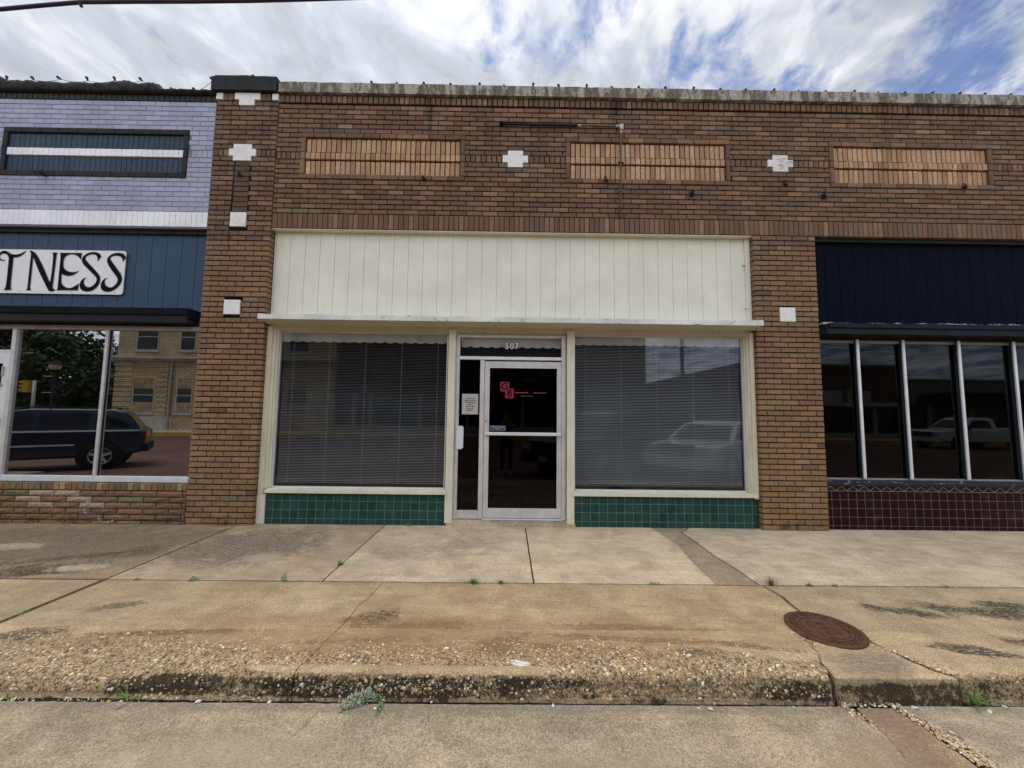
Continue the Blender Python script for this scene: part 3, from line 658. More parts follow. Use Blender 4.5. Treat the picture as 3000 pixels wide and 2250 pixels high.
# ================================================================== GROUND
def ground_mat(name, base, alt, tints=True, stains=(), kerb=False, warm=None):
    n = NT(name); big = n.noise(.9, 5, .6, .4); mid = n.noise(3.4, 7, .68, .6); fine = n.noise(42, 5, .75); grit = n.noise(120, 5, .85); sp = n.voro(120)
    c = n.mix(n.rng(n.math('ADD', n.math('MULTIPLY', big, .6), n.math('MULTIPLY', mid, .4)), .40, .60), base, alt)
    if tints: c = n.mix(1, c, n.tint(), 'MULTIPLY')
    st = n.mapped(rot=(0, 0, math.radians(24)), scale=(1, 5, 1)); c = n.scale(c, n.rng(n.noise(2.2, 6, .6, .8, st), .32, .68, .90, 1.09))
    c = n.scale(c, n.rng(mid, .36, .64, .90, 1.10)); c = n.scale(c, n.rng(fine, .38, .62, .91, 1.09)); c = n.scale(c, n.rng(grit, .38, .62, .55, 1.45))
    blotch = n.rng(n.noise(6.5, 9, .8, 1.0), .60, .78, 0, .34); c = n.mix(blotch, c, (.11, .085, .055))
    c = n.mix(n.rng(n.noise(95, 3, .8), .69, .75, 0, .6), c, (.055, .042, .032))
    c = n.mix(n.rng(n.noise(75, 3, .8, 0, n.mapped((3, 1, 2))), .69, .76, 0, .5), c, (.50, .45, .36))
    sx = n.N('ShaderNodeSeparateXYZ'); n.L(n.tc, sx.inputs[0]); wob = n.noise(5, 8, .75, .5); wob2 = n.noise(19, 7, .8, .5)
    wob = n.math('ADD', n.math('MULTIPLY', n.math('SUBTRACT', wob, .5), 4.0), n.math('MULTIPLY', n.math('SUBTRACT', wob2, .5), 2.6)); rag2 = n.math('ADD', n.math('MULTIPLY', n.noise(14, 7, .8, .8, st), .6), n.math('MULTIPLY', n.noise(55, 5, .8), .4))
    def apply_stains(c):
      for (cx, cy, rx, ry, rot, col, amt, rag, soft) in stains:
        mp = n.mapped(src=n.N('ShaderNodeNewGeometry').outputs['Position']); mp.node.vector_type = 'TEXTURE'
        mp.node.inputs['Location'].default_value = (cx, cy, 0); mp.node.inputs['Rotation'].default_value = (0, 0, math.radians(rot)); mp.node.inputs['Scale'].default_value = (rx, ry, 1000)
        l = n.N('ShaderNodeVectorMath'); l.operation = 'LENGTH'; n.L(mp, l.inputs[0])
        d = n.math('ADD', l.outputs['Value'], n.math('MULTIPLY', wob, rag)); mk = n.rng(d, 1-soft, 1+soft, amt, 0); c = n.mix(n.math('MULTIPLY', mk, n.rng(rag2, .43, .53, .12, 1.35), True), c, col)
      return c
    h = n.math('ADD', n.math('MULTIPLY', fine, .6), n.math('MULTIPLY', grit, .5)); h = n.math('ADD', h, n.math('MULTIPLY', mid, .6))
    rough = .92
    if kerb:
        # r = stripped surface, g = algae-dark face, b = crevice
        at = n.N('ShaderNodeAttribute'); at.attribute_name = 'wear'; s3 = n.N('ShaderNodeSeparateColor'); n.L(at.outputs['Color'], s3.inputs[0])
        e = n.rng(n.math('ADD', s3.outputs[0], n.math('MULTIPLY', wob, .30)), .40, .70)
        pc = n.voro(62, out='Color'); pd = n.voro(62); pr = n.N('ShaderNodeSeparateColor'); n.L(pc, pr.inputs[0])
        ramp = n.N('ShaderNodeValToRGB'); n.L(pr.outputs[0], ramp.inputs[0]); el = ramp.color_ramp.elements; ramp.color_ramp.interpolation = 'CONSTANT'
        el[0].color = (.26, .19, .11, 1); el[1].position = .3; el[1].color = (.33, .25, .15, 1)
        for p_, cc in ((.5, (.16, .11, .07)), (.66, (.42, .36, .26)), (.8, (.10, .075, .055)), (.9, (.30, .20, .10))):
            q = el.new(p_); q.color = cc+(1,)
        mt = n.mix(n.rng(pd, .35, .62), ramp.outputs[0], (.37, .265, .155)); mt = n.scale(mt, n.rng(grit, .36, .64, .6, 1.4)); pit = n.rng(n.noise(40, 6, .85, .8), .50, .58, 0, .85); mt = n.mix(pit, mt, (.040, .026, .015)); edge = n.math('MULTIPLY', n.math('MULTIPLY', e, n.math('SUBTRACT', 1, e)), n.rng(n.noise(9, 6, .8, .6), .46, .60, 0, 3.0), True); c = n.mix(edge, c, (.10, .062, .034))
        c = n.mix(e, c, mt)
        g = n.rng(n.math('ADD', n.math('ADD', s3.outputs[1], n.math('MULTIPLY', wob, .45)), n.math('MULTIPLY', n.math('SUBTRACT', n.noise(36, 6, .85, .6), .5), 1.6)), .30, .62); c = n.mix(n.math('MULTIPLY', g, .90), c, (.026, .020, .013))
        c = n.mix(n.rng(s3.outputs[2], .2, .8), c, (.02, .014, .009))
        h = n.math('ADD', h, n.math('MULTIPLY', n.math('MULTIPLY', n.math('SUBTRACT', 1, pd), e), 2.2))
    c = apply_stains(c)
    return n.bsdf(c, rough, 0, n.bump(h, .40, .004), .15)
DKC, RST, PALE, GRYC = (.05, .040, .032), (.26, .155, .075), (.44, .38, .29), (.15, .13, .115)
STA = [(-5.0, -.80, 1.7, .66, 3, (.14, .115, .09), .75, .55, .35), (-4.15, -1.42, .46, .13, 14, DKC, .95, .7, .4), (-5.6, -1.2, .6, .12, 5, DKC, .6, .8, .4), (-3.75, -.95, .35, .16, 30, (.10, .075, .05), .7, .7, .4), (-3.89, -1.35, .20, .07, 8, PALE, .9, 1.1, .5), (-5.15, -.82, .25, .08, 0, PALE, .7, 1.2, .5),
       (-4.25, -1.12, .5, .06, 22, DKC, .5, .8, .4), (-3.6, -.35, .5, .1, 30, (.17, .13, .09), .6, .6, .4),
       (-2.75, -.75, .70, .52, 10, (.15, .125, .10), .85, .6, .45), (-2.42, -1.06, .15, .10, 0, PALE, .55, .9, .5), (-1.05, -.85, .35, .2, 0, (.19, .155, .12), .4, .6, .4), (-.5, -.62, .3, .22, 40, (.19, .15, .12), .4, .6, .4)]
STB = [(-2.86, -2.03, .17, .05, 20, DKC, .75, .9, .4), (-.92, -2.17, .15, .09, 20, (.07, .05, .035), .85, .9, .4), (-.6, -2.27, .35, .06, 5, (.12, .075, .04), .7, .9, .4), (.9, -2.28, .5, .05, -3, (.12, .075, .04), .7, .9, .4), (3.0, -2.02, .30, .055, -14, DKC, .85, .8, .45), (3.55, -2.02, .36, .075, -12, DKC, .8, .8, .45), (3.9, -1.96, .25, .10, -10, DKC, .9, .7, .4),
       (-.2, -2.32, 2.4, .17, 0, RST, .42, .45, .5), (-3.6, -1.95, 1.2, .3, 0, (.24, .19, .13), .3, .5, .5)]
STK = [(-.03, -2.475, .13, .09, 0, DKC, .95, .7, .35), (-2.2, -2.37, .5, .03, 3, (.08, .055, .035), .8, 1.0, .5), (-.9, -2.44, .4, .03, 3, (.09, .055, .03), .8, 1.0, .5), (.75, -2.40, .6, .03, -4, (.08, .055, .035), .8, 1.0, .5), (1.5, -2.46, .3, .03, -10, (.08, .055, .035), .8, 1.0, .5), (.25, -2.47, .12, .04, 0, DKC, .75, .8, .35), (1.16, -2.52, .12, .04, 0, DKC, .75, .9, .4), (2.93, -2.50, .20, .05, -14, DKC, .8, .9, .4), (3.45, -2.44, .2, .06, -14, DKC, .7, .9, .4),
       (.088, -2.648, .065, .026, -12, (.62, .62, .60), .95, .35, .08), (-.4, -2.44, 2.2, .14, 0, RST, .55, .4, .5), (-3.1, -2.40, .22, .06, 12, (.10, .075, .05), .8, .6, .3), (2.15, -2.62, .24, .12, 0, GRYC, .55, .6, .5)]
STP = [(.35, -3.25, .5, .14, 8, (.29, .24, .175), .5, .6, .5), (-1.3, -3.12, .5, .12, 5, (.30, .26, .19), .45, .6, .5), (1.55, -3.2, .45, .12, 30, (.29, .21, .14), .5, .5, .5), (.9, -3.35, .4, .15, 0, (.24, .16, .10), .4, .5, .5), (0, -2.82, 4, .04, 0, GRYC, .45, .8, .6), (2.0, -2.98, .10, .17, 0, (.20, .125, .085), .6, .5, .4)]
M['walk'] = ground_mat('sidewalk_concrete', (.43, .345, .245), (.50, .405, .29), stains=STA)
M['walk2'] = ground_mat('outer_sidewalk_concrete', (.335, .248, .150), (.395, .30, .19), stains=STB)
M['kerb'] = ground_mat('worn_kerb_concrete', (.335, .248, .150), (.395, .30, .19), False, stains=STK, kerb=True)
M['apron'] = ground_mat('gutter_concrete', (.26, .212, .152), (.33, .265, .185), stains=STP)
M['soil'] = simple('dark_joint_soil', (.022, .016, .012), .95, var=.4, sc=40, bump=.5)
def wob_line(pts, step=.03, amp=.006, seed=0, sharp=1):
    out = []
    for i in range(len(pts)-1):
        a, b = Vector(pts[i]).to_2d(), Vector(pts[i+1]).to_2d(); L = (b-a).length; n = max(1, int(L/step)); nr = Vector((-(b-a).y, (b-a).x)).normalized()
        for k in range(n):
            p = a+(b-a)*k/n; d = amp*(fbm(p.x*9+seed, p.y*9, seed)+.7*fbm(p.x*35, p.y*35+seed, seed)); out.append(p+nr*d)
    out.append(Vector(pts[-1]).to_2d()); return out
def slab(m, left, right, gl, gr, z0, z1, col):
    L = [(p.x+gl, p.y) for p in left]; Rr = [(p.x-gr, p.y) for p in right]
    m.prism_z(L+Rr[::-1], z0, z1, col)
def tag_struct(o): o['kind'] = 'structure'; return o
# inner row of sidewalk slabs: lines run from the wall (y=.35) to y=-1.585
ye, yi = -1.583, .32
LA = [wob_line([(x, yi), (x+dx, ye)], amp=.003, seed=x) for x, dx in ((-11.5, 0), (-3.400, 0), (-1.563, -.006), (.228, .004))]
pl = wob_line([(1.86, yi), (1.853, .04), (1.885, -.35), (1.90, -.62), (1.83, -1.1), (1.81, -1.35), (1.80, ye)], amp=.016, seed=3)
pr = wob_line([(2.36, yi), (2.32, .06), (2.17, -.12), (2.165, -.4), (2.15, -.9), (2.17, -1.2), (2.178, ye)], amp=.012, seed=5)
LA2 = [wob_line([(3.76, yi), (3.80, ye)], amp=.002, seed=8), wob_line([(5.70, yi), (5.76, ye)], amp=.002, seed=9), wob_line([(11.5, yi), (11.5, ye)], amp=0)]
m = MB(); G = .0075
slab(m, LA[0], LA[1], 0, G+.004, -.12, .001, (.62, .57, .51)); slab(m, LA[1], LA[2], G+.002, G, -.12, 0, (.84, .80, .77)); slab(m, LA[2], LA[3], G, G, -.12, .001, (1.06, 1.04, 1.02))
slab(m, LA[3], pl, G, .0015, -.12, 0, (1.10, 1.08, 1.04)); slab(m, pl, pr, .0015, .012, -.12, -.002, (.66, .64, .62)); slab(m, pr, LA2[0], .007, .004, -.12, .001, (1.03, 1.02, 1.02)); slab(m, LA2[0], LA2[1], .004, .003, -.12, 0, (1.0, 1.0, 1.0)); slab(m, LA2[1], LA2[2], .002, 0, -.12, 0, (1.02, 1.01, 1.0))
sw = tag_struct(m.build('sidewalk', M['walk']))
YK = -2.30
def line_b(pts, amp, seed): return wob_line(pts, amp=amp, seed=seed)
b0 = line_b([(-11.5, -1.603), (-11.5, YK)], 0, 0); b1 = line_b([(-3.403, -1.603), (-3.405, YK)], .005, 2)
b2_ = line_b([(-1.052, -1.603), (-1.060, -1.75), (-1.075, -1.90), (-1.110, -2.03), (-1.098, -2.14), (-1.112, YK)], .016, 4)
b3 = line_b([(2.190, -1.603), (2.215, -1.80), (2.190, -1.95), (2.17, YK)], .010, 6); b4 = line_b([(11.5, -1.603), (11.5, YK)], 0, 0)
m = MB(); slab(m, b0, b1, 0, .022, -.12, -.001, (.98, .99, 1.0)); slab(m, b1, b2_, .022, .0035, -.12, -.001, (.98, .98, .98)); slab(m, b2_, b3, .0030, .012, -.12, -.001, (1.02, 1, .97)); slab(m, b3, b4, .016, 0, -.12, -.001, (.92, .95, .98))
ow = tag_struct(m.build('sidewalk', M['walk2']))
m = MB(); m.box(-11.5, 11.5, -2.305, .3, -.30, -.050); m.box(-11.5, 11.5, -2.70, -2.306, -.30, -.10); tag_struct(m.build('soil_bed', M['soil']))
# ------------------------------------------------------------------ kerb: eroded edge as one displaced surface per length
def lerp_table(x, tab):
    for i in range(len(tab)-1):
        if x <= tab[i+1][0]:
            t = (x-tab[i][0])/(tab[i+1][0]-tab[i][0]); t = max(0, min(1, t)); t = t*t*(3-2*t); return tab[i][1]*(1-t)+tab[i+1][1]*t
    return tab[-1][1]
RAD = [(-11, .09), (-2.2, .10), (-1.5, .07), (-1.1, .035), (.2, .028), (.5, .06), (1.5, .055), (1.8, .035), (2.5, .02), (2.7, .03), (11, .05)]
BAND = [(-11, -2.36), (-2.4, -2.40), (-1.9, -2.47), (-1.2, -2.50), (-.2, -2.46), (.6, -2.45), (1.3, -2.50), (1.75, -2.58), (2.4, -2.72), (2.6, -2.70), (3.4, -2.72), (4.5, -2.70), (11, -2.6)]
LIP = [(-11, 0), (-1.9, 0), (-1.3, .8), (-.5, 1), (.15, .9), (.45, .2), (1, 0), (11, 0)]
def kprofile(x, smooth):
    """profile points (y, z, ny, nz, along) from the sidewalk over the nose down to the gutter"""
    R = .014 if smooth else lerp_table(x, RAD); yf = -2.742+(.012*fbm(x*1.4, 11) if not smooth else -.012); pts = []
    slump = 0 if smooth else .035*max(0, min(1, (-x-1.2)/1.0))
    n1, n2, n3 = 30, 9, 13; ztop = -slump
    for i in range(n1):
        t = i/n1; y = YK+(yf+R-YK)*t; pts.append((y, -slump*t**2.2, 0, 1))
    for i in range(n2):
        a = math.pi/2*i/n2; pts.append((yf+R-R*math.sin(a), ztop-R+R*math.cos(a), -math.sin(a), math.cos(a)))
    for i in range(n3+1):
        t = i/n3; pts.append((yf-.026*t, ztop-R+(-.15-(ztop-R))*t, -1, .1))
    return pts
KS = []
def kerb_piece(xa, xb, smooth=False, dx=.008):
    """xa, xb: functions y -> x of the two ends"""
    n = max(8, int((xb(-2.5)-xa(-2.5))/dx)); vs = []; wear = []; P = None
    for i in range(n+1):
        u = i/n; xm = xa(-2.6)*(1-u)+xb(-2.6)*u; prof = kprofile(xm, smooth); P = len(prof)
        band = lerp_table(xm, BAND)+.05*fbm(xm*1.7, 3); lip = lerp_table(xm, LIP)
        for k, (y, z, ny, nz) in enumerate(prof):
            x = xa(y)*(1-u)+xb(y)*u; depth = k/(P-1)
            e = 0.
            if not smooth:
                e = max(0, min(1, (band-y+.10*fbm(x*7, y*9, 2))/.16+.42))
                if lip > 0 and z > -.03 and y < -2.655: e *= 1-lip*max(0, min(1, (-2.655-y)/.03))*(1 if z > -.012 else .3)
            if z < -.112: e *= .25
            g = 0.
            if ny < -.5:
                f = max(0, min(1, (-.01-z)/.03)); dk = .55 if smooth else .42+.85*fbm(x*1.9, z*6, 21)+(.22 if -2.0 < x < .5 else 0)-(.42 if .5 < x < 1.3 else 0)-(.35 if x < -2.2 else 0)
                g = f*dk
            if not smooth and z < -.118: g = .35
            fade = min(1, k/6)
            d = fade*(.005*fbm(x*5, y*5, z*5)+e*(.016*fbm(x*13, y*13, z*13)+.009*fbm(x*45, y*45, z*45)-.003))
            cr = math.exp(-((x-(-1.115-.05*((YK-y)/.4)+.012*fbm(y*20+z*20, 3)))/.0035)**2) if not smooth else 0
            d -= .010*cr*(.35 if z > -.02 else 1)
            if smooth: d += .003*fbm(x*10, z*10, 5); 
            endn = min(u, 1-u)*n*dx
            if endn < .02 and not abs(x) > 9: d -= .008*(1-endn/.02)
            vs.append((x, y+ny*d, z+nz*d)); wear.append((e, g, min(1, cr*1.2+(1 if z < -.137 else 0)), 1))
    fs = []
    for i in range(n):
        for k in range(P-1): a = i*P+k; fs.append((a, a+1, a+P+1, a+P))
    # end walls
    for i in (0, n):
        b = len(vs)
        ring = list(range(i*P, i*P+P)); 
        y0 = vs[ring[0]]; vs.append((y0[0], y0[1], -.2)); wear.append((0, .6, 1, 1)); yl = vs[ring[-1]]; vs.append((yl[0], yl[1], -.2)); wear.append((0, .6, 1, 1))
        fs.append(tuple(ring+[b+1, b]) if i else tuple((ring+[b+1, b])[::-1]))
    me = bpy.data.meshes.new('kerb'); me.from_pydata(vs, [], fs); at = me.attributes.new('wear', 'FLOAT_COLOR', 'POINT'); at.data.foreach_set('color', np.array(wear, dtype='f').ravel())
    me.polygons.foreach_set('use_smooth', [True]*len(fs)); me.materials.append(M['kerb']); me.update()
    o = bpy.data.objects.new('kerb', me); COL.objects.link(o); o['kind'] = 'structure'
    if not smooth: KS.append((np.array(vs[:(n+1)*P]).reshape(n+1, P, 3), np.array([w[0] for w in wear[:(n+1)*P]]).reshape(n+1, P)))
    return o
def cr_left(y): return lerp_table(-y, [(2.2, 1.99), (2.40, 1.955), (2.50, 1.93), (2.636, 1.862), (2.75, 1.835)])
def cr_right(y): return lerp_table(-y, [(2.2, 2.27), (2.39, 2.361), (2.55, 2.415), (2.66, 2.462), (2.744, 2.53), (2.8, 2.535)])
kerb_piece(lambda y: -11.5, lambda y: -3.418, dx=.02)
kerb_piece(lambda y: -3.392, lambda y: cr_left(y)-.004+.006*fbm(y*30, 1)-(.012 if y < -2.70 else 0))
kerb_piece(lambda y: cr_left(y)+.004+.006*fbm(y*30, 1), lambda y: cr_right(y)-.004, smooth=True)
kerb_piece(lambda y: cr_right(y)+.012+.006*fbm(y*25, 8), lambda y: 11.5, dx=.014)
# ------------------------------------------------------------------ pebbles showing in the stripped concrete
def ico():
    bm = bmesh.new(); bmesh.ops.create_icosphere(bm, subdivisions=2, radius=1); v = np.array([p.co[:] for p in bm.verts]); f = np.array([[q.index for q in t.verts] for t in bm.faces]); bm.free(); return v, f
IV, IF = ico()
def stones_mesh(name, pts, rad, nrm, cols, mat, embed=.35, flat=.62, jitter=.10):
    N_ = len(pts); nv = len(IV); V = np.empty((N_, nv, 3)); 
    for i in range(N_):
        q = Matrix.Rotation(rnd(0, 6.28), 3, 'Z') @ Matrix.Diagonal((rnd(1.0, 1.45), rnd(.75, 1.0), flat*rnd(.8, 1.15)))
        n_ = Vector(nrm[i]).normalized(); rot = n_.to_track_quat('Z', 'Y').to_matrix(); A = np.array(rot @ q)
        sh = IV*(1+jitter*rng.standard_normal((nv, 1))*.6); V[i] = (sh*rad[i]) @ A.T+np.array(pts[i])-np.array(n_)*rad[i]*flat*embed
    F = (IF[None]+(np.arange(N_)*nv)[:, None, None]).reshape(-1, 3)
    me = bpy.data.meshes.new(name); me.vertices.add(N_*nv); me.vertices.foreach_set('co', V.astype('f').ravel())
    me.loops.add(len(F)*3); me.loops.foreach_set('vertex_index', F.astype('i').ravel()); me.polygons.add(len(F))
    me.polygons.foreach_set('loop_start', np.arange(0, len(F)*3, 3, dtype='i')); me.polygons.foreach_set('use_smooth', np.ones(len(F), dtype=bool))
    me.update(calc_edges=True); at = me.attributes.new('tint', 'FLOAT_COLOR', 'FACE'); cc = np.repeat(np.array([tuple(c)+(1,) for c in cols], dtype='f'), len(IF), axis=0); at.data.foreach_set('color', cc.ravel())
    me.materials.append(mat); o = bpy.data.objects.new(name, me); COL.objects.link(o); return o
PEB = [(.58, .46, .27), (.66, .55, .37), (.52, .40, .23), (.42, .30, .17), (.72, .64, .50), (.36, .24, .14), (.48, .33, .18), (.26, .18, .12), (.60, .45, .24), (.42, .35, .26)]
PEBD = [(.10, .09, .085), (.06, .055, .055), (.17, .13, .10), (.13, .10, .08)]
def peb_col(dark=0):
    r = random.random()
    if r < .015: return (.80, .78, .70)
    if r < .12+dark*.35: return vary(random.choice(PEBD), .2)
    c = vary(random.choice(PEB), .15); return tuple(x*(1-.45*dark) for x in c)
M['pebble'] = simple('river_pebble', (1, 1, 1), .62, var=.16, sc=60, bump=.25, bsc=200, spec=.35, tinted=True)
pts, rad, nrm, cols = [], [], [], []
for (g, e) in KS:
    n, P = e.shape; x0, x1 = g[0, 10, 0], g[-1, 10, 0]
    for _ in range(int(min(x1, 5.2)-max(x0, -4.6) > 0 and (min(x1, 5.2)-max(x0, -4.6))*4700)):
        i = random.randrange(1, n-1); k = random.randrange(4, P-2); p = g[i, k]
        if p[0] < -4.7 or p[0] > 5.3: continue
        dens = e[i, k]
        if -.135 < p[2] < -.02: dens = max(dens, .55)*(1 if p[2] > -.105 else .30)
        clump = .42+1.5*fbm(p[0]*5, p[1]*7+p[2]*5, 4)
        if random.random() > dens*max(.05, clump)*1.0: continue
        a = g[i+1, k]-g[i-1, k]; b = g[i, k+1]-g[i, k-1]; nn = np.cross(b, a); nn = nn/(np.linalg.norm(nn)+1e-9)
        if nn[2] < 0 and abs(nn[2]) > .3: nn = -nn
        if nn[1] > .3: nn = -nn
        r = min(.0125, .0031*math.exp(abs(rnd(0, 1))**2*1.15)*(1+.25*random.random())); 
        if random.random() < .5: r *= .62
        pts.append(p); rad.append(r); nrm.append(nn) if not (abs(p[0]-.088) < .06 and abs(p[1]+2.648) < .03) else (pts.pop(), rad.pop())
        if len(nrm) < len(pts) or len(cols) == len(pts): continue
        face = 1 if nn[1] < -.6 else 0
        cols.append(peb_col(.45*face if not (.5 < p[0] < 1.4 or p[0] < -2.2) else .05))
o = stones_mesh('kerb_pebbles', pts, rad, nrm, cols, M['pebble']); tag(o, 'small rounded tan and dark pebbles exposed along the crumbling kerb edge', 'pebbles', kind='stuff')
# rubble in the open joints beside the kerb block
pts, rad, nrm, cols = [], [], [], []
def scatter_line(line, n, w, z, rmax=.009, rmin=.003):
    for _ in range(n):
        t = random.random()*(len(line)-1); i = int(t); f = t-i; a, b = line[i], line[i+1]
        pts.append((a[0]+(b[0]-a[0])*f+random.gauss(0, w), a[1]+(b[1]-a[1])*f+random.gauss(0, w), z)); rad.append(rnd(rmin, rmax)*(1 if random.random() < .4 else .6)); nrm.append((rnd(-.3, .3), rnd(-.3, .3), 1)); cols.append(peb_col(.1))
scatter_line([(2.30, -2.42), (2.42, -2.54), (2.47, -2.65), (2.55, -2.74)], 240, .011, .001, .008)
scatter_line([(2.23, -2.0), (2.36, -2.15), (2.41, -2.28), (2.39, -2.40)], 70, .008, .001, .006)
scatter_line([(2.10, -2.49), (2.02, -2.46), (1.95, -2.40), (1.94, -2.30)], 90, .015, .0, .006)
scatter_line([(2.12, -2.79), (2.15, -2.92), (2.16, -3.04), (2.17, -3.17)], 330, .016, -.120, .010)
scatter_line([(2.17, -2.95), (2.20, -3.05), (2.21, -3.18)], 160, .022, -.117, .010)
scatter_line([(1.83, -2.78), (1.86, -2.87), (1.88, -2.96)], 120, .012, -.118, .008)
scatter_line([(-1.9, -2.774), (-.6, -2.778)], 60, .006, -.118, .007); scatter_line([(1.84, -2.785), (2.16, -2.79)], 90, .008, -.118, .007)
scatter_line([(3.35, -1.605), (3.7, -1.625), (4.3, -1.62)], 150, .012, -.004, .006)
o = stones_mesh('joint_rubble', pts, rad, nrm, cols, M['pebble'], embed=.1); tag(o, 'loose gravel and broken concrete filling the open joints by the manhole cover', 'gravel', kind='stuff')
# ------------------------------------------------------------------ gutter apron and street
gl = wob_line([(1.84, -2.772), (1.862, -2.87), (1.882, -2.96), (1.862, -3.06), (1.825, -3.16), (1.80, -3.5), (1.78, -4.6)], amp=.014, seed=21)
gm = wob_line([(1.90, -2.800), (1.888, -2.87), (1.890, -2.96), (1.868, -3.06), (1.828, -3.16), (1.803, -3.5), (1.783, -4.6)], amp=.010, seed=21)
gr_ = wob_line([(2.105, -2.800), (2.128, -2.90), (2.140, -3.03), (2.140, -3.16), (2.15, -3.5), (2.16, -4.6)], amp=.012, seed=31)
gr2 = wob_line([(2.120, -2.796), (2.160, -2.86), (2.178, -3.00), (2.195, -3.16), (2.19, -3.5), (2.18, -4.6)], amp=.012, seed=37)
ZG = -.120; m = MB()
l0 = wob_line([(-11.5, -2.772), (-11.5, -4.6)], amp=0); r0 = wob_line([(11.5, -2.796), (11.5, -4.6)], amp=0); ly = wob_line([(-11.5, -2.800), (1.84, -2.800)], amp=.008, step=.02, seed=44)
m.prism_z([(-11.5, -4.6)]+[(p.x, p.y) for p in ly]+[(p.x-.002, p.y) for p in gl[1:]], -.3, ZG, (1, 1, 1))
slab(m, gm, gr_, .001, .004, -.3, ZG-.006, (.92, .84, .80)); slab(m, gr2, r0, 0, 0, -.3, ZG+.002, (1.0, 1.02, 1.06))
for i_, p_ in enumerate(m.v):
    if p_[1] < -3.25: m.v[i_] = (p_[0], p_[1], p_[2]-.06*(-3.25-p_[1]))
tag_struct(m.build('gutter_apron', M['apron']))
m = MB(); m.box(-11.5, 11.5, -3.3, -2.70, -.4, ZG-.040); tag_struct(m.build('soil_bed', M['soil']))
def street_mat():
    n = NT('red_paver_street'); b = n.N('ShaderNodeTexBrick'); n.L(n.mapped(scale=(1, 1, 1)), b.inputs['Vector']); b.inputs['Scale'].default_value = 1; b.inputs['Brick Width'].default_value = .22; b.inputs['Row Height'].default_value = .10
    b.inputs['Mortar Size'].default_value = .007; b.inputs['Color1'].default_value = (.125, .055, .040, 1); b.inputs['Color2'].default_value = (.165, .078, .056, 1); b.inputs['Mortar'].default_value = (.06, .045, .035, 1)
    c = n.scale(b.outputs['Color'], n.rng(n.noise(1.1, 6, .65), .3, .7, .75, 1.25)); return n.bsdf(c, .85, 0, n.bump(n.noise(30, 4, .6), .4, .01), .3)
m = MB(); m.box(-160, 160, -19.4, -4.6, -.5, -.20); tag_struct(m.build('street', street_mat()))
m = MB(); m.box(-11.5-150, -11.5, -4.6, .3, -.5, -.12); m.box(11.5, 160, -4.6, .3, -.5, -.12); tag_struct(m.build('pavement', M['apron']))
m = MB(); m.add([(-1500, -1500, -.55), (1500, -1500, -.55), (1500, 1500, -.55), (-1500, 1500, -.55)], [(0, 1, 2, 3)]); tag_struct(m.build('ground', simple('dry_ground', (.16, .13, .09), .95, var=.3, sc=.2, bump=0)))
m = MB(); m.box(-34, 160, -23.4, -19.55, -.5, .02); m.box(-160, -44, -23.4, -19.55, -.5, .02); tag_struct(m.build('far_sidewalk', M['walk']))
m = MB(); m.box(-34, 160, -19.55, -19.4, -.5, .03); m.box(-160, -44, -19.55, -19.4, -.5, .03); tag_struct(m.build('yellow_kerb', simple('yellow_kerb_paint', (.50, .36, .07), .7, var=.2, sc=3, dirt=.4)))
m = MB(); m.box(-44, -34, -120, -19.4, -.5, -.13); tag_struct(m.build('side_street', M['apron'])); m = MB(); m.box(-160, -44, -90, -23.4, -.5, .0); tag_struct(m.build('lawn', simple('park_lawn', (.05, .075, .03), .95, var=.3, sc=2)))
# step under the door
st = o_step.build('door_step', M['walk']); st.parent = B
# ------------------------------------------------------------------ manhole cover
def manhole():
    E_ = empty('manhole_cover', (2.168, -2.272, .007), math.radians(-8), 'round rust-brown cast iron water meter cover set in the sidewalk near the kerb', 'manhole cover')
    m = MB(); prof = [(.226, -.03), (.226, .004), (.216, .006), (.213, .003)]; m.lathe(prof, (0, 0, 0), 'z', 72)
    im = simple('rusty_cast_iron', (.085, .042, .028), .88, .0, var=.28, sc=22, bump=.5, bsc=90); m.build('frame_ring', im, E_)
    prof = [(.2125, -.02), (.2125, .004), (.200, .0055)]
    for r in (.192, .176, .160): prof += [(r+.006, .0055), (r+.003, -.0015), (r-.001, -.0015), (r-.004, .0055)]
    prof += [(.140, .0055), (.137, -.002), (.131, -.002), (.128, .005), (.118, .005), (.112, .003), (0, .003)]
    m = MB(); m.lathe(prof, (0, 0, 0), 'z', 72, smooth=False); m.build('lid', im, E_)
    m = MB(); m.lathe([(.021, .0031), (.021, .0062), (.017, .0062), (.017, .0035)], (.062, .048, 0), 'z', 20); m.lathe([(.012, .0033), (0, .0034)], (.062, .048, 0), 'z', 14, (.1, .1, .1)); m.build('key_hole', im, E_)
    m = MB()
    for (x, y) in ((-.062, .045), (-.055, -.052), (.062, -.05)): m = MB(); m.lathe([(.022, .003), (.021, .0058), (0, .0062)], (x, y, 0), 'z', 20); m.build('boss', im, E_)
    return E_, im
MH, IRON = manhole()
def text_mesh(txt, size, depth=.002, font_bold=.0, spacing=1.0, align='CENTER', bevel=0):
    cu = bpy.data.curves.new('text', 'FONT'); cu.body = txt; cu.size = size; cu.extrude = depth/2; cu.align_x = align; cu.align_y = 'CENTER'; cu.space_character = spacing; cu.offset = font_bold; cu.resolution_u = 3; cu.space_line = 1.0
    ob = bpy.data.objects.new('t', cu); COL.objects.link(ob); dg = bpy.context.evaluated_depsgraph_get(); me = bpy.data.meshes.new_from_object(ob.evaluated_get(dg)); bpy.data.objects.remove(ob); bpy.data.curves.remove(cu)
    v = [tuple(p.co) for p in me.vertices]; f = [tuple(p.vertices) for p in me.polygons]; bpy.data.meshes.remove(me); return v, f
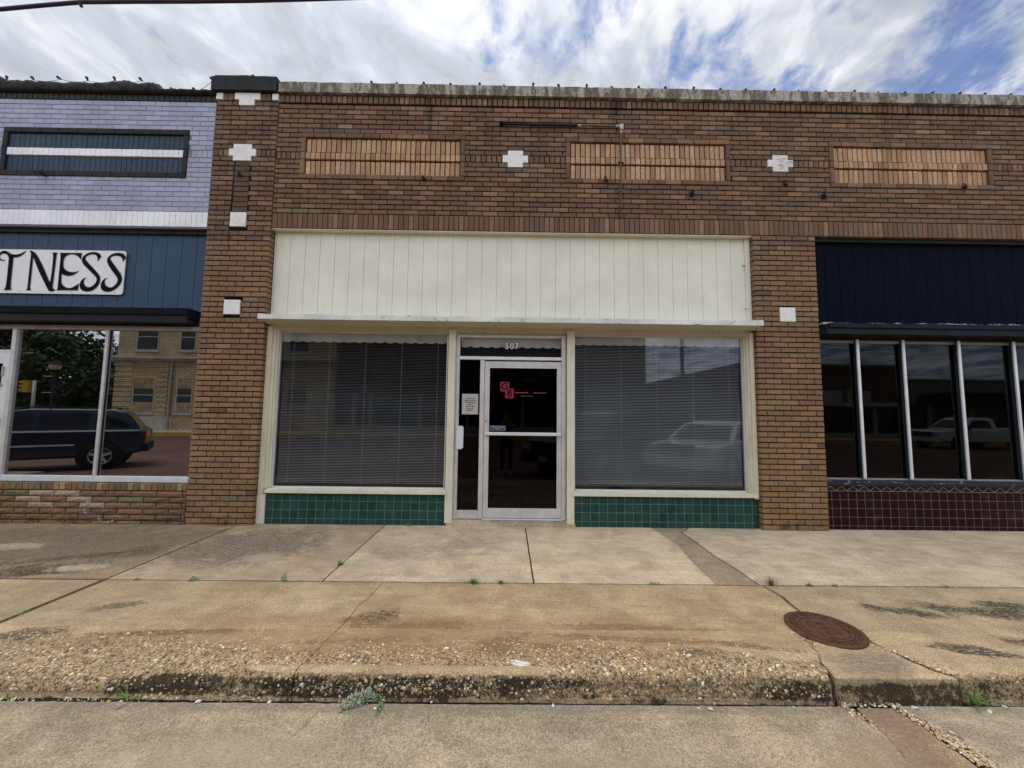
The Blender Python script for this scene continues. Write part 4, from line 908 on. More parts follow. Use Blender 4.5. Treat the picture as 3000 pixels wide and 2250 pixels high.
def put_text(name, txt, size, loc, mat, parent=None, depth=.002, bold=0., spacing=1., flat=False, rz=0., sx=1.):
    v, f = text_mesh(txt, size, depth, bold, spacing); m = MB(); cs, sn = math.cos(rz), math.sin(rz)
    if flat: vv = [(loc[0]+p[0]*cs*sx-p[1]*sn, loc[1]+p[0]*sn*sx+p[1]*cs, loc[2]+p[2]) for p in v]
    else: vv = [(loc[0]+p[0]*sx, loc[1]-p[2], loc[2]+p[1]) for p in v]
    m.add(vv, f); return m.build(name, mat, parent)
put_text('lettering', 'WATER', .052, (0, 0, .0045), IRON, MH, .003, .001, 1.15, True)
put_text('lettering', 'ME', .046, (0, .060, .0045), IRON, MH, .003, .001, 1.05, True, 0); put_text('lettering', 'ER', .046, (0, -.060, .0045), IRON, MH, .003, .001, 1.05, True, 0)
# ------------------------------------------------------------------ loose stones, twigs and leaves
for (x, y, r, w, lb) in ((-1.641, -2.80, .013, 1, 'flat pale chip of concrete lying in the gutter below the far left kerb'), (-1.262, -2.80, .0105, 1, 'pair-like white pebble in the gutter right of the flat pale chip'), (-.398, -2.79, .007, 1, 'tiny white pebble close under the kerb right of the grey weed'),
        (-.684, -2.838, .0075, 1, 'small white angular stone just in front of the grey-green weed'), (.258, -2.81, .009, 1, 'small pale stone in the gutter in front of the door'), (1.095, -2.83, .012, .9, 'largest rounded cream pebble in the gutter left of the kerb block'),
        (1.035, -2.822, .006, .9, 'tiny cream pebble beside the largest rounded pebble in the gutter'), (1.556, -2.81, .007, .9, 'small pale pebble in the gutter just left of the kerb block'), (2.213, -2.81, .014, .8, 'flat pale stone at the foot of the kerb block'),
        (2.715, -2.80, .012, .8, 'pale stone in the gutter right of the long grass tuft'), (2.588, -2.835, .013, .8, 'grey-white stone in the gutter under the long grass tuft'), (2.22, -2.975, .014, .7, 'grey stone beside the gravel-filled gutter crack'), (2.22, -1.40, .012, 1, 'thin white chip on the sidewalk beside the dark patch strip')):
    o = stones_mesh('loose_stone', [(0, 0, 0)], [r], [(rnd(-.2, .2), rnd(-.2, .2), 1)], [(.62*w, .60*w, .53*w)], M['pebble'], embed=-.6, flat=.5, jitter=.3); z = .001 if y > -2 else -.119
    o.location = (x, y, z); tag(o, lb, 'stone', 'loose stones lying on the sidewalk and in the gutter')
# ------------------------------------------------------------------ weeds
def leaf_mat(name, c):
    n = NT(name); f = n.rng(n.noise(90, 3, .6), .3, .7, .75, 1.25); return n.bsdf(n.scale(n.mix(1, n.tint(), c, 'MULTIPLY'), f), .6, 0, None, .3)
M['weed'] = leaf_mat('weed_green', (.12, .22, .055)); M['weed_dry'] = leaf_mat('dry_weed', (.16, .12, .06)); M['weed_grey'] = leaf_mat('grey_weed', (.36, .40, .29))
def blades(m, n, L, spread, w=.0022, droop=.5, c=(1, 1, 1), yb=1.):
    for _ in range(n):
        a = rnd(0, 6.283); l = L*rnd(.45, 1.1); s = spread*rnd(.3, 1.); bx_, by_ = rnd(-.012, .012), rnd(-.006, .006); px = py = None; col = vary(c, .3); prev = None
        for k in range(6):
            t = k/5; r = s*l*t; z = l*(t*(1-s*.5)-droop*s*t*t*.9); p = Vector((bx_+math.cos(a)*r, by_+math.sin(a)*r*yb, max(.002, z))); ww = w*(1-t*.85)
            d = Vector((-math.sin(a), math.cos(a), 0))*ww; q = (p-d, p+d)
            if prev: m.add([prev[0], prev[1], q[1], q[0]], [(0, 1, 2, 3)], col)
            prev = q
def leaves(m, n, R, H, s=.005, c=(1, 1, 1), cx=0, cy=0, rot=0., asp=1.):
    for _ in range(n):
        a = rnd(0, 6.283); r = R*math.sqrt(random.random()); u, v = r*math.cos(a), r*math.sin(a)*asp; x, y = u*math.cos(rot)-v*math.sin(rot), u*math.sin(rot)+v*math.cos(rot)
        h = H*rnd(.1, 1)*(1-(r/R)**2*.7); p = Vector((cx+x, cy+y, h)); d = Vector((rnd(-1, 1), rnd(-1, 1), rnd(-.2, .9))).normalized(); e = d.cross(Vector((rnd(-1, 1), rnd(-1, 1), 1))).normalized(); l = s*rnd(.6, 1.4)
        m.add([p-d*l, p+e*l*.42, p+d*l, p-e*l*.42], [(0, 1, 2, 3)], vary(c, .3))
def weed(x, y, z, label, fn, mat='weed', group='weeds growing in the concrete joints'):
    m = MB(); fn(m); k_ = 1.0 if mat == 'weed_grey' else 1.2; m.v = [(p[0]*k_, p[1]*k_, p[2]*k_) for p in m.v]; o = m.build('weed', M[mat]); o.location = (x, y, z); tag(o, label, 'weed', group); return o
weed(-2.657, -1.590, -.004, 'tiny green weed in the long joint near the left slab corner', lambda m: leaves(m, 60, .028, .03, .007))
weed(-3.13, -1.590, -.004, 'sparse green sprig in the long joint just right of the leftmost slab', lambda m: (leaves(m, 30, .022, .035, .006), blades(m, 8, .04, .6)))
weed(-1.90, -1.588, -.004, 'upright leafy weed in the long joint below the left shop window', lambda m: [leaves(m, 8, .010, .09, .006, cx=rnd(-.03, .03), cy=rnd(-.01, .01)) for _ in range(9)]+[blades(m, 9, .085, .35)])
weed(-1.568, -1.235, -.004, 'small green weed in the slanting joint in front of the left window', lambda m: (leaves(m, 60, .022, .05, .008), blades(m, 8, .05, .6)))
weed(-.276, -1.594, -.003, 'larger spiky green grass tuft in the long joint in front of the door', lambda m: (blades(m, 46, .085, 1.15, .0026, .35, yb=.8), leaves(m, 40, .03, .03, .007)))
weed(-.055, -1.594, -.003, 'smaller spiky green grass tuft just right of the larger one by the door', lambda m: (blades(m, 30, .065, 1.15, .0024, .35), leaves(m, 24, .025, .022, .006)))
weed(1.272, -1.590, -.003, 'flat green weed in the long joint left of the dark patch strip', lambda m: leaves(m, 60, .045, .018, .007, asp=.4))
weed(-1.26, .060, .0, 'small broad-leaved weed against the green tiles left of the door', lambda m: leaves(m, 30, .03, .05, .014))
weed(-1.563, -.05, -.003, 'tiny weed at the wall end of the slanting joint', lambda m: leaves(m, 20, .015, .02, .006))
weed(2.270, -1.592, -.003, 'dry brown twiggy weed at the meeting of joints above the manhole cover', lambda m: (blades(m, 60, .11, .7, .0016, .25), leaves(m, 60, .05, .07, .005)), 'weed_dry')
weed(2.60, -1.592, -.003, 'low green grass tuft in the joint right of the dry brown weed', lambda m: (blades(m, 26, .05, 1.1, .0022, .4), leaves(m, 20, .03, .02, .006)))
weed(2.82, -1.592, -.003, 'rightmost low green grass tuft in the long joint', lambda m: (blades(m, 20, .05, 1.2, .0022, .4), leaves(m, 16, .03, .015, .006)))
weed(3.76, -1.60, -.003, 'small dull green weed in the broken joint far right', lambda m: leaves(m, 30, .05, .02, .006, asp=.4))
weed(2.560, -2.785, -.118, 'long arching grass tuft growing at the right end of the kerb block', lambda m: blades(m, 44, .125, 1.0, .0026, .45, yb=.7))
weed(-2.045, -2.778, -.118, 'flat thin grass at the foot of the rounded left kerb', lambda m: blades(m, 26, .09, 1.25, .0018, .45, yb=.4))
weed(-2.684, -2.782, -.118, 'thin grass at the foot of the kerb near the left edge', lambda m: blades(m, 14, .05, 1.2, .0018, .4, yb=.4))
def greyweed(m):
    leaves(m, 420, .085, .055, .0075, (1, 1, 1), -.02, -.005, .5, .42); leaves(m, 220, .050, .060, .0075, (1, 1, 1), .02, .02, 0, .8); leaves(m, 120, .055, .02, .006, (.8, .9, .7), -.055, -.035, .9, .25)
    leaves(m, 90, .035, .03, .006, (.45, .62, .35), .085, .01, 0, .7); leaves(m, 80, .045, .016, .006, (.4, .6, .3), .115, -.055, 1.5, .25)
weed(-.775, -2.790, -.116, 'grey-green mat weed spreading from the kerb foot into the gutter', greyweed, 'weed_grey')
# moss line in the wide left joint
m = MB()
for _ in range(150):
    y = rnd(-2.75, -2.0); x = -3.405+random.gauss(0, .009); p = Vector((x, y, -.012+rnd(0, .008))); d = Vector((rnd(-1, 1), rnd(-1, 1), .3)).normalized()*.006; e = Vector((d.y, -d.x, .002)); m.add([p-d, p+e, p+d, p-e], [(0, 1, 2, 3)], vary((.6, .8, .6), .3))
tag(m.build('moss', M['weed']), 'dark green moss filling the wide slanting joint at the left', 'moss', kind='stuff')
# debris bits
m = MB()
def twig(x, y, z, l, a, r=.0016):
    m = MB(); p = [(l*t*math.cos(a)+.006*math.sin(t*5), l*t*math.sin(a), .003+.004*math.sin(t*3)) for t in (0, .3, .6, 1)]; m.tube(p, r, 5); o = m.build('twig', M['weed_dry']); o.location = (x, y, z); return o
tag(twig(-2.02, -2.86, -.119, .09, 1.1), 'short dark twig on the gutter concrete at the left', 'twig'); tag(twig(-1.02, -3.02, -.119, .17, 1.25, .0011), 'long thin stem lying on the gutter concrete below the grey weed', 'twig')
for i, (x, y) in enumerate(((.95, -.28), (-.52, -.42), (-.90, -1.02), (-.70, -1.06), (1.55, -.75), (1.35, -1.42), (-1.47, -1.52), (2.10, -2.62), (-.10, -2.0))):
    z = .002; m = MB(); a = rnd(0, 3); l = rnd(.006, .011); d = Vector((math.cos(a), math.sin(a), 0))*l; e = Vector((-d.y, d.x, .3*l))*.45; m.add([-d, e, d, -e+Vector((0, 0, .002))], [(0, 1, 2, 3)])
    o = m.build('dead_leaf', M['rubber']); o.location = (x, y, z); tag(o, 'tiny dark dead leaf scrap lying flat on the pale sidewalk slabs', 'leaf', 'dead leaf scraps on the sidewalk')
# ================================================================== THINGS ON THE FRONTS
def outline(poly, d):
    n = len(poly); a = sum(poly[i][0]*poly[(i+1) % n][1]-poly[(i+1) % n][0]*poly[i][1] for i in range(n)); s = 1 if a > 0 else -1; out = []
    for i in range(n):
        p0, p1, p2 = Vector(poly[i-1]), Vector(poly[i]), Vector(poly[(i+1) % n]); e1, e2 = (p1-p0).normalized(), (p2-p1).normalized()
        n1, n2 = Vector((e1.y, -e1.x))*s, Vector((e2.y, -e2.x))*s; b = n1+n2; b = b.normalized() if b.length > .2 else n1; k = 1/max(.55, b.dot(n1)); p = p1+b*d*k; out.append((p.x, p.y))
    return out
def smooth_poly(poly, it=1, ang=.75):
    for _ in range(it):
        n = len(poly); out = []
        for i in range(n):
            p0, p1, p2 = Vector(poly[i-1]), Vector(poly[i]), Vector(poly[(i+1) % n]); c = (p1-p0).normalized().dot((p2-p1).normalized())
            if c < ang*.55: out.append(tuple(p1))
            else: out += [tuple(p1*.78+p0*.22), tuple(p1*.78+p2*.22)]
        poly = out
    return poly
SG = empty('fitness_sign', (-5.9, .05, 2.96), 0, 'white shop sign with black fancy lettering ending in TNESS on dark blue siding', 'sign')
def sgn(m, name, mat): o = m.build(name, mat, SG); o.matrix_parent_inverse = Matrix.Translation((5.9, -.05, -2.96)); return o
m = MB(); x0, x1, z0, z1, r = -7.45, -5.168, 2.960, 3.560, .035
po = [(x0, z0)]+[(x1-r+r*math.sin(a), z0+r-r*math.cos(a)) for a in (0, .4, .8, 1.2, 1.57)]+[(x1-r+r*math.cos(a), z1-r+r*math.sin(a)) for a in (0, .4, .8, 1.2, 1.57)]+[(x0, z1)]
m.prism_y(po, .060, .072); sgn(m, 'board', M['white'])
LT = [[(70, 180), (120, 195), (160, 220), (200, 237), (265, 240), (330, 222), (375, 198), (412, 178), (395, 208), (360, 245), (310, 275), (260, 290), (215, 293), (205, 400), (190, 550), (178, 700), (178, 765), (190, 792), (62, 792), (85, 765), (100, 700), (115, 560), (128, 400), (138, 300), (125, 262), (98, 236), (60, 226)],
      [(105, 190), (96, 236), (62, 226), (22, 238), (-2, 272), (8, 304), (40, 320), (90, 325), (60, 340), (20, 342), (-15, 322), (-32, 285), (-24, 240), (5, 203), (38, 184), (75, 180)],
      [(450, 182), (490, 178), (530, 198), (575, 245), (640, 360), (700, 490), (768, 655), (778, 655), (798, 520), (815, 370), (823, 250), (810, 209), (892, 209), (880, 250), (868, 350), (850, 500), (832, 650), (820, 740), (832, 772), (862, 782), (840, 806), (800, 817), (762, 808), (738, 780), (695, 690), (635, 575), (575, 440), (540, 350), (520, 290), (512, 350), (500, 480), (487, 620), (475, 720), (473, 765), (490, 796), (402, 796), (425, 765), (432, 700), (445, 560), (460, 400), (476, 280), (480, 220)],
      [(925, 212), (1272, 215), (1256, 325), (1220, 285), (1180, 255), (1120, 240), (1060, 248), (1010, 280), (990, 330), (985, 400), (985, 435), (1020, 480), (1070, 505), (1130, 513), (1180, 505), (1224, 488), (1190, 530), (1130, 565), (1060, 578), (1010, 572), (960, 548), (955, 600), (955, 680), (985, 725), (1040, 755), (1100, 755), (1160, 725), (1222, 682), (1208, 797), (872, 797), (890, 760), (905, 600), (925, 400), (938, 250)],
      [(1577, 270), (1545, 225), (1500, 203), (1440, 198), (1370, 212), (1310, 245), (1270, 290), (1262, 340), (1290, 400), (1350, 460), (1420, 530), (1480, 590), (1495, 620), (1485, 660), (1450, 710), (1400, 740), (1360, 745), (1320, 725), (1300, 690), (1300, 650), (1315, 620), (1347, 598), (1300, 600), (1255, 640), (1230, 690), (1228, 740), (1250, 785), (1300, 812), (1360, 818), (1430, 800), (1490, 760), (1535, 700), (1555, 640), (1550, 580), (1510, 520), (1440, 445), (1370, 370), (1320, 310), (1335, 280), (1380, 250), (1440, 240), (1480, 250), (1505, 280), (1510, 352), (1545, 310)],
      [(1960, 290), (1930, 240), (1880, 215), (1815, 212), (1740, 228), (1690, 260), (1660, 300), (1652, 340), (1670, 400), (1720, 480), (1780, 560), (1815, 610), (1815, 650), (1790, 700), (1740, 740), (1700, 750), (1650, 730), (1625, 700), (1620, 660), (1635, 625), (1670, 602), (1620, 606), (1575, 650), (1553, 700), (1553, 760), (1585, 805), (1640, 822), (1700, 818), (1770, 790), (1830, 740), (1875, 680), (1893, 620), (1880, 560), (1830, 480), (1770, 400), (1720, 330), (1710, 300), (1735, 275), (1790, 262), (1850, 270), (1890, 295), (1898, 362), (1930, 320)]]
for L_ in LT:
    P = [(-6.85899+8.57375e-4*u+9.0629e-5*v, 3.69862+1.31453e-5*u-8.87671e-4*v) for u, v in L_]; P = smooth_poly(P, 2)  # letter outlines traced in image pixels, put on the sign by a fitted affine
    m = MB(); m.prism_y(P, .0565, .0598); sgn(m, 'letter', M['letter_edge'])
    m = MB(); m.prism_y(outline(P, -.0065), .0548, .0562); sgn(m, 'letter', M['letter'])
for (x, z) in ((-5.205, 3.530), (-5.207, 3.265), (-5.27, 2.985), (-5.84, 2.985), (-6.52, 2.985), (-5.83, 3.545), (-7.0, 3.54)): m = MB(); m.lathe([(0, -.006), (.006, -.005), (.008, 0)], (x, .0595, z), 'y', 10); sgn(m, 'screw', M['galv'])
# blinds and valances
def blind(x0, x1, tilt, cords, label):
    E_ = empty('venetian_blind', ((x0+x1)/2, .215, .50), 0, label, 'blind', 'venetian blinds in the cream shopfront'); inv = Matrix.Translation((-(x0+x1)/2, -.215, -.50))
    def bb(m, n, mt): o = m.build(n, mt, E_); o.matrix_parent_inverse = inv
    m = MB(); z = .530; w = .0127
    while z < 2.47:
        t = tilt+rnd(-.012, .012)+.03*math.sin(z*9); sag = [rnd(-.0007, .0007) for _ in range(9)]
        for k in range(8):
            a, b = x0+(x1-x0)*k/8, x0+(x1-x0)*(k+1)/8; V = []
            for (xx, s) in ((a, sag[k]), (b, sag[k+1])):
                for q in (-1, -.33, .33, 1): V.append((xx, .215+q*w*math.cos(t), z+s+q*w*math.sin(t)+.0016*(1-q*q)))
            m.add(V, [(0, 4, 5, 1), (1, 5, 6, 2), (2, 6, 7, 3)], (1, 1, 1), True)
        z += .0207
    bb(m, 'slats', M['slat'])
    for x in cords:
        m = MB(); m.box(x-.0011, x+.0011, .2005, .2018, .508, 2.48); m.box(x-.0011, x+.0011, .2285, .2298, .508, 2.48); m.tube([(x-.012, .2, .505), (x+.002, .199, .512), (x+.014, .2, .503)], .0016, 5); bb(m, 'cord', M['cord'])
    m = MB(); m.cbox(x0, x1, .202, .228, .498, .514, .003); bb(m, 'bottom_rail', simple('brown_rail', (.17, .12, .11), .6)); m = MB(); m.box(x0, x1, .20, .235, 2.475, 2.497); bb(m, 'head_rail', M['slat'])
blind(-3.065, -.845, math.radians(11), (-2.93, -2.445, -1.955, -1.465, -.975), 'white venetian blind with slats nearly open in the window left of the door')
blind(.884, 3.140, math.radians(27), (1.04, 1.52, 2.01, 2.51, 3.00), 'white venetian blind with slats half closed in the window right of the door')
def valance(x0, x1, y, zt, zb, pitch, label):
    bot = []; x = x0; k = 0
    while x < x1:
        for t in (0, .12, .3, .5, .7, .88): bot.append((min(x1, x+pitch*.86*t+pitch*.07), zb-.012*math.sin(math.pi*t)-.002))
        bot.append((min(x1, x+pitch*.955), zb+.006)); bot.append((min(x1, x+pitch), zb-.003)); bot.append((min(x1, x+pitch*1.03), zb+.006)); x += pitch
    bot = [p for i, p in enumerate(bot) if i == 0 or p[0] > bot[i-1][0]+1e-5]
    m = MB(); m.prism_y(bot+[(x1, zt), (x0, zt)], y, y+.008); tag(m.build('valance', M['valance']), label, 'valance', 'scalloped valance boards')
valance(-3.085, -.832, .188, 2.503, 2.392, .139, 'pale scalloped valance board above the blind in the left window')
valance(.876, 3.152, .188, 2.503, 2.398, .139, 'pale scalloped valance board above the blind in the right window')
valance(-.660, .696, .172, 2.470, 2.345, .139, 'pale scalloped valance board in the transom window above the door')
m = MB(); m.box(-.66, .696, .30, .302, 2.19, 2.35); tag(m.build('curtain', simple('dark_grey_screen', (.05, .05, .055), .9)), 'dark grey screen behind the transom window above the door', 'screen')
v, f = text_mesh('507', .112, .003, .0012, 1.15)
m = MB(); m.add([(.030+p[0], .1475-p[2], 2.350+p[1]) for p in v], f); m.build('house_number', simple('silver_numbers', (.95, .93, .88), .5, var=.03, bump=0), D)
v, f = text_mesh('507', .116, .001, .0050, 1.12)
m = MB(); m.add([(.030+p[0], .1492-p[2]*.3, 2.350+p[1]) for p in v], f); m.build('house_number', simple('number_outline', (.05, .045, .04), .7, bump=0), D)  # dark outline set behind the numerals
# lettering on the door glass
m = MB(); m.box(-.118, .003, .1300, .1312, 1.738, 1.865); m.box(-.052, .065, .1285, .1298, 1.648, 1.776); m.build('monogram_squares', M['red_vinyl'], R)
put_text('lettering', 'G', .128, (-.060, .1278, 1.803), M['letter'], R, .001, .002); put_text('lettering', 'B', .125, (.008, .1270, 1.712), M['letter'], R, .001, .002)
m = MB(); m.box(.078, .254, .1300, .1312, 1.721, 1.729); m.box(.322, .495, .1300, .1312, 1.720, 1.728); m.build('red_rule', simple('faded_red_vinyl', (.36, .07, .10), .5, bump=0), R)
put_text('lettering', 'GARY', .060, (.29, .1305, 1.895), M['letter'], R, .001, 0, 1.1)
m = MB()
for (a, b, c_) in ((.160, .182, .0), (.192, .220, .0), (.236, .240, 0), (.252, .282, 0), (.292, .313, -.002)): m.box(a, b, .1300, .1312, 1.676+c_, 1.6825+c_)
m.build('small_print', simple('dim_silver_print', (.18, .18, .17), .5, bump=0), R)
N_ = empty('paper_notice', (-.518, .138, 1.429), 0, 'white paper notice with seven typed lines taped in the narrow sidelight', 'notice'); inv = Matrix.Translation((.518, -.138, -1.429))
m = MB(); m.box(-.625, -.410, .1370, .1382, 1.429, 1.700); o = m.build('sheet', M['paper'], N_); o.matrix_parent_inverse = inv
for i, t in enumerate(('This office is no', 'longer open, please', 'call the Lubbock', 'office at', '806-744-5050', 'if you need', 'assistance.')):
    o = put_text('typed_line', t, .0245, (-.518, .1364, 1.640-i*.0262), M['ink'], N_, .0006, .0007, 1.0, sx=.82); o.matrix_parent_inverse = inv
S_ = empty('no_soliciting_plate', (-.145, .128, 1.23), 0, 'small dark blue sticker reading NO SOLICITING just above the push bar', 'sticker'); inv = Matrix.Translation((.145, -.128, -1.23))
m = MB(); m.box(-.247, -.043, .1290, .1305, 1.222, 1.280); o = m.build('border', simple('grey_sticker_edge', (.42, .43, .45), .5, bump=0), S_); o.matrix_parent_inverse = inv
m = MB(); m.box(-.241, -.049, .1278, .1288, 1.228, 1.274); o = m.build('face', simple('dark_blue_sticker', (.030, .042, .07), .5, bump=0), S_); o.matrix_parent_inverse = inv
for t, s, z in (('NO SOLICITING', .0195, 1.256), ('Thank you', .0115, 1.2385)): o = put_text('lettering', t, s, (-.145, .1270, z), M['paper'], S_, .0008, .0006, 1.0, sx=1.05); o.matrix_parent_inverse = inv
# conduit
CN = empty('electrical_conduit', (1.45, 0, 4.1), 0, 'black and brown metal conduit crossing the wall and dropping over the middle tan panel', 'conduit'); inv = Matrix.Translation((-1.45, 0, -4.1))
def cc(m, n, mt): o = m.build(n, mt, CN); o.matrix_parent_inverse = inv
m = MB(); m.tube([(-.150, -.03, 5.392), (.905, -.03, 5.388)], .016, 8); cc(m, 'black_pipe', M['black'])
m = MB(); m.tube([(.905, -.03, 5.388), (1.47, -.03, 5.384)], .0115, 8); m.tube([(1.485, -.03, 5.30), (1.479, -.03, 4.9), (1.470, -.028, 4.4), (1.455, -.026, 4.10)], .0115, 8); cc(m, 'brown_pipe', M['rust'])
m = MB(); m.tube([(.89, -.03, 5.388), (.94, -.03, 5.388)], .016, 8, cap=True); m.tube([(1.42, -.03, 5.385), (1.485, -.03, 5.384)], .017, 8); m.box(1.465, 1.515, -.055, -.005, 5.335, 5.405); m.tube([(1.488, -.03, 5.34), (1.487, -.03, 5.27)], .018, 8); cc(m, 'elbow', M['galv'])
m = MB(); m.lathe([(.028, -.03), (.028, 0), (.012, .003)], (-.150, -.015, 5.392), 'y', 14); m.tube([(-.160, -.02, 5.43), (-.152, -.025, 5.39)], .012, 6); m.box(.24, .256, -.028, .0, 5.34, 5.39); m.tube([(1.44, -.03, 4.865), (1.52, -.03, 4.86)], .012, 6); cc(m, 'bracket', M['black'])
# wall hooks
for (x, z, k, lb, y) in ((-6.291, 4.575, 0, 'black cable ring at the lower edge of the dark blue painted panel', -.03), (-3.668, 4.610, 1, 'black cable ring on the brick pillar under the white cross', -.025), (-1.201, 4.605, 2, 'black cable hook under the left tan brick panel', -.03), (1.268, 4.622, 0, 'black cable ring at the lower edge of the middle tan panel', -.025),
             (2.444, 4.452, 3, 'black bracket on the bare bricks below and right of the middle tan panel', -.01), (3.717, 4.620, 0, 'black cable ring just below the flaking white cross', -.01), (4.244, 4.450, 3, 'black bracket on the bricks left of and below the right tan panel', -.01), (6.173, 4.610, 1, 'black cable ring at the lower edge of the right tan panel', -.025)):
    m = MB()
    if k in (0, 1, 2):
        s = .024 if k < 2 else .014; a0 = rnd(0, 1); m.tube([(s*.75*math.cos(a0+t), y-.014+.012*math.sin(t), .012+s*1.2*math.sin(a0+t)) for t in np.linspace(0, 6.0, 14)], .0062, 6)
        m.tube([(.016, y-.012, -.010), (.034, y-.004, -.020), (.05, .0, -.022)], .007, 6); m.box(-.004, .026, -.010+y, .0, -.022, .002)
        if k == 2: m.tube([(0, y, .03), (.002, y-.012, -.02), (.012, y, -.05)], .006, 6)
    else: m.box(-.024, .024, -.030, .0, -.036, .018); m.tube([(-.01, -.03, .018), (.004, -.035, .045), (.012, -.02, .02)], .006, 6); m.box(-.012, .020, -.045, -.031, -.02, .004)
    o = m.build('wall_hook', M['rubber']); o.location = (x, 0, z); tag(o, lb, 'hook', 'black cable hooks on the upper walls')
# string lights
def string(name, pts, label, sag, wire_vis=True):
    o0 = pts[0]; E_ = empty('string_light', o0, 0, label, 'string lights', 'strings of bulbs along the parapets')
    m = MB(); line = []
    for i in range(len(pts)-1):
        a, b = Vector(pts[i])-Vector(o0), Vector(pts[i+1])-Vector(o0)
        for t in np.linspace(0, 1, 6)[:-1]: line.append(a.lerp(b, t)+Vector((0, 0, -sag*4*t*(1-t))))
    line.append(Vector(pts[-1])-Vector(o0)); m.tube(line, .0028, 5); m.build('cable', M['rubber'], E_)
    for p in pts:
        q = Vector(p)-Vector(o0); d = Vector((rnd(-.8, .1), rnd(-.3, .1), rnd(.3, 1))).normalized(); m = MB()
        m.tube([q-d*.004, q+d*.020, q+d*.024, q+d*.034, q+d*.046, q+d*.052], [.010, .012, .015, .020, .016, .004], 8); m.build('bulb', BULB, E_)
BULB = simple('dark_bulb', (.06, .06, .065), .35, bump=0)
string('a', [(-9.2+.37*i, .02, 5.965+rnd(-.015, .02)-.012*(i > 8)) for i in range(0, 12)]+[(-4.75, .06, 5.86), (-4.42, .05, 5.855), (-4.14, .0, 5.975)], 'string of dark bulbs sagging along the ragged black parapet at the left', .03)
string('b', [(-3.55, -.02, 6.015), (-3.02, .05, 5.975)]+[(-2.70+.372*i, -.01 if i > 1 else .04, 5.940+rnd(-.004, .006)+(.012 if 3 < i < 15 else 0)) for i in range(0, 36)], 'string of small dark bulbs along the brown building concrete coping', .012)
# overhead cable
m = MB(); m.tube([(-12, -1.5, 4.35), (-8.0, -1.5, 5.02), (-5.60, -1.5, 5.255), (-5.013, -1.5, 5.314), (-4.6, -1.5, 5.365), (-4.229, -1.5, 5.407), (-3.7, -1.5, 5.424), (-3.168, -1.5, 5.437), (-2.6, -1.5, 5.457), (-2.036, -1.5, 5.485), (-1.0, -1.5, 5.545), (2, -1.5, 5.79), (12, -1.5, 7.2)], .0175, 8)
m.tube([(-4.25, -1.5, 5.40), (-4.23, -1.5, 5.36)], .014, 6)
tag(m.build('overhead_cable', simple('purple_grey_cable', (.045, .035, .055), .6, bump=0)), 'thick dark overhead cable crossing the sky at the top left', 'cable')
# cloth behind the navy shopfront glass
m = MB(); m.box(XP+.02, XE-.25, .195, .60, .600, .640); m.build('window_ledge', simple('dark_wood_ledge', (.05, .03, .025), .8), B)
def lump(name, x0, x1, h, mat, label, cat, y0=.21, y1=.34, seed=0):
    m = MB(); nx, ny = 40, 10; vs = []; fs = []
    for i in range(nx+1):
        for k in range(ny+1):
            x = x0+(x1-x0)*i/nx; y = y0+(y1-y0)*k/ny; e = math.sin(math.pi*i/nx)**.5*math.sin(math.pi*k/ny)**.6; vs.append((x, y, .641+h*e*max(.05, .55+1.3*fbm(x*9+seed, y*14, seed))))
    for i in range(nx):
        for k in range(ny): a = i*(ny+1)+k; fs.append((a, a+ny+1, a+ny+2, a+1))
    m.add(vs, fs, smooth=True); tag(m.build(name, mat), label, cat)
CL = simple('brown_cloth', (.24, .13, .10), .95, var=.3)
lump('drop_cloth', 4.56, 4.86, .075, CL, 'small folded brown cloth behind the left pane of the navy shopfront', 'cloth', seed=4); lump('drop_cloth', 5.12, 6.02, .065, CL, 'long crumpled brown cloth lying behind the second and third navy shopfront panes', 'cloth', seed=9)
lump('crumpled_paper', 6.60, 6.82, .05, M['paper'], 'crumpled white paper on the ledge at the right end of the navy shopfront', 'paper', seed=2)
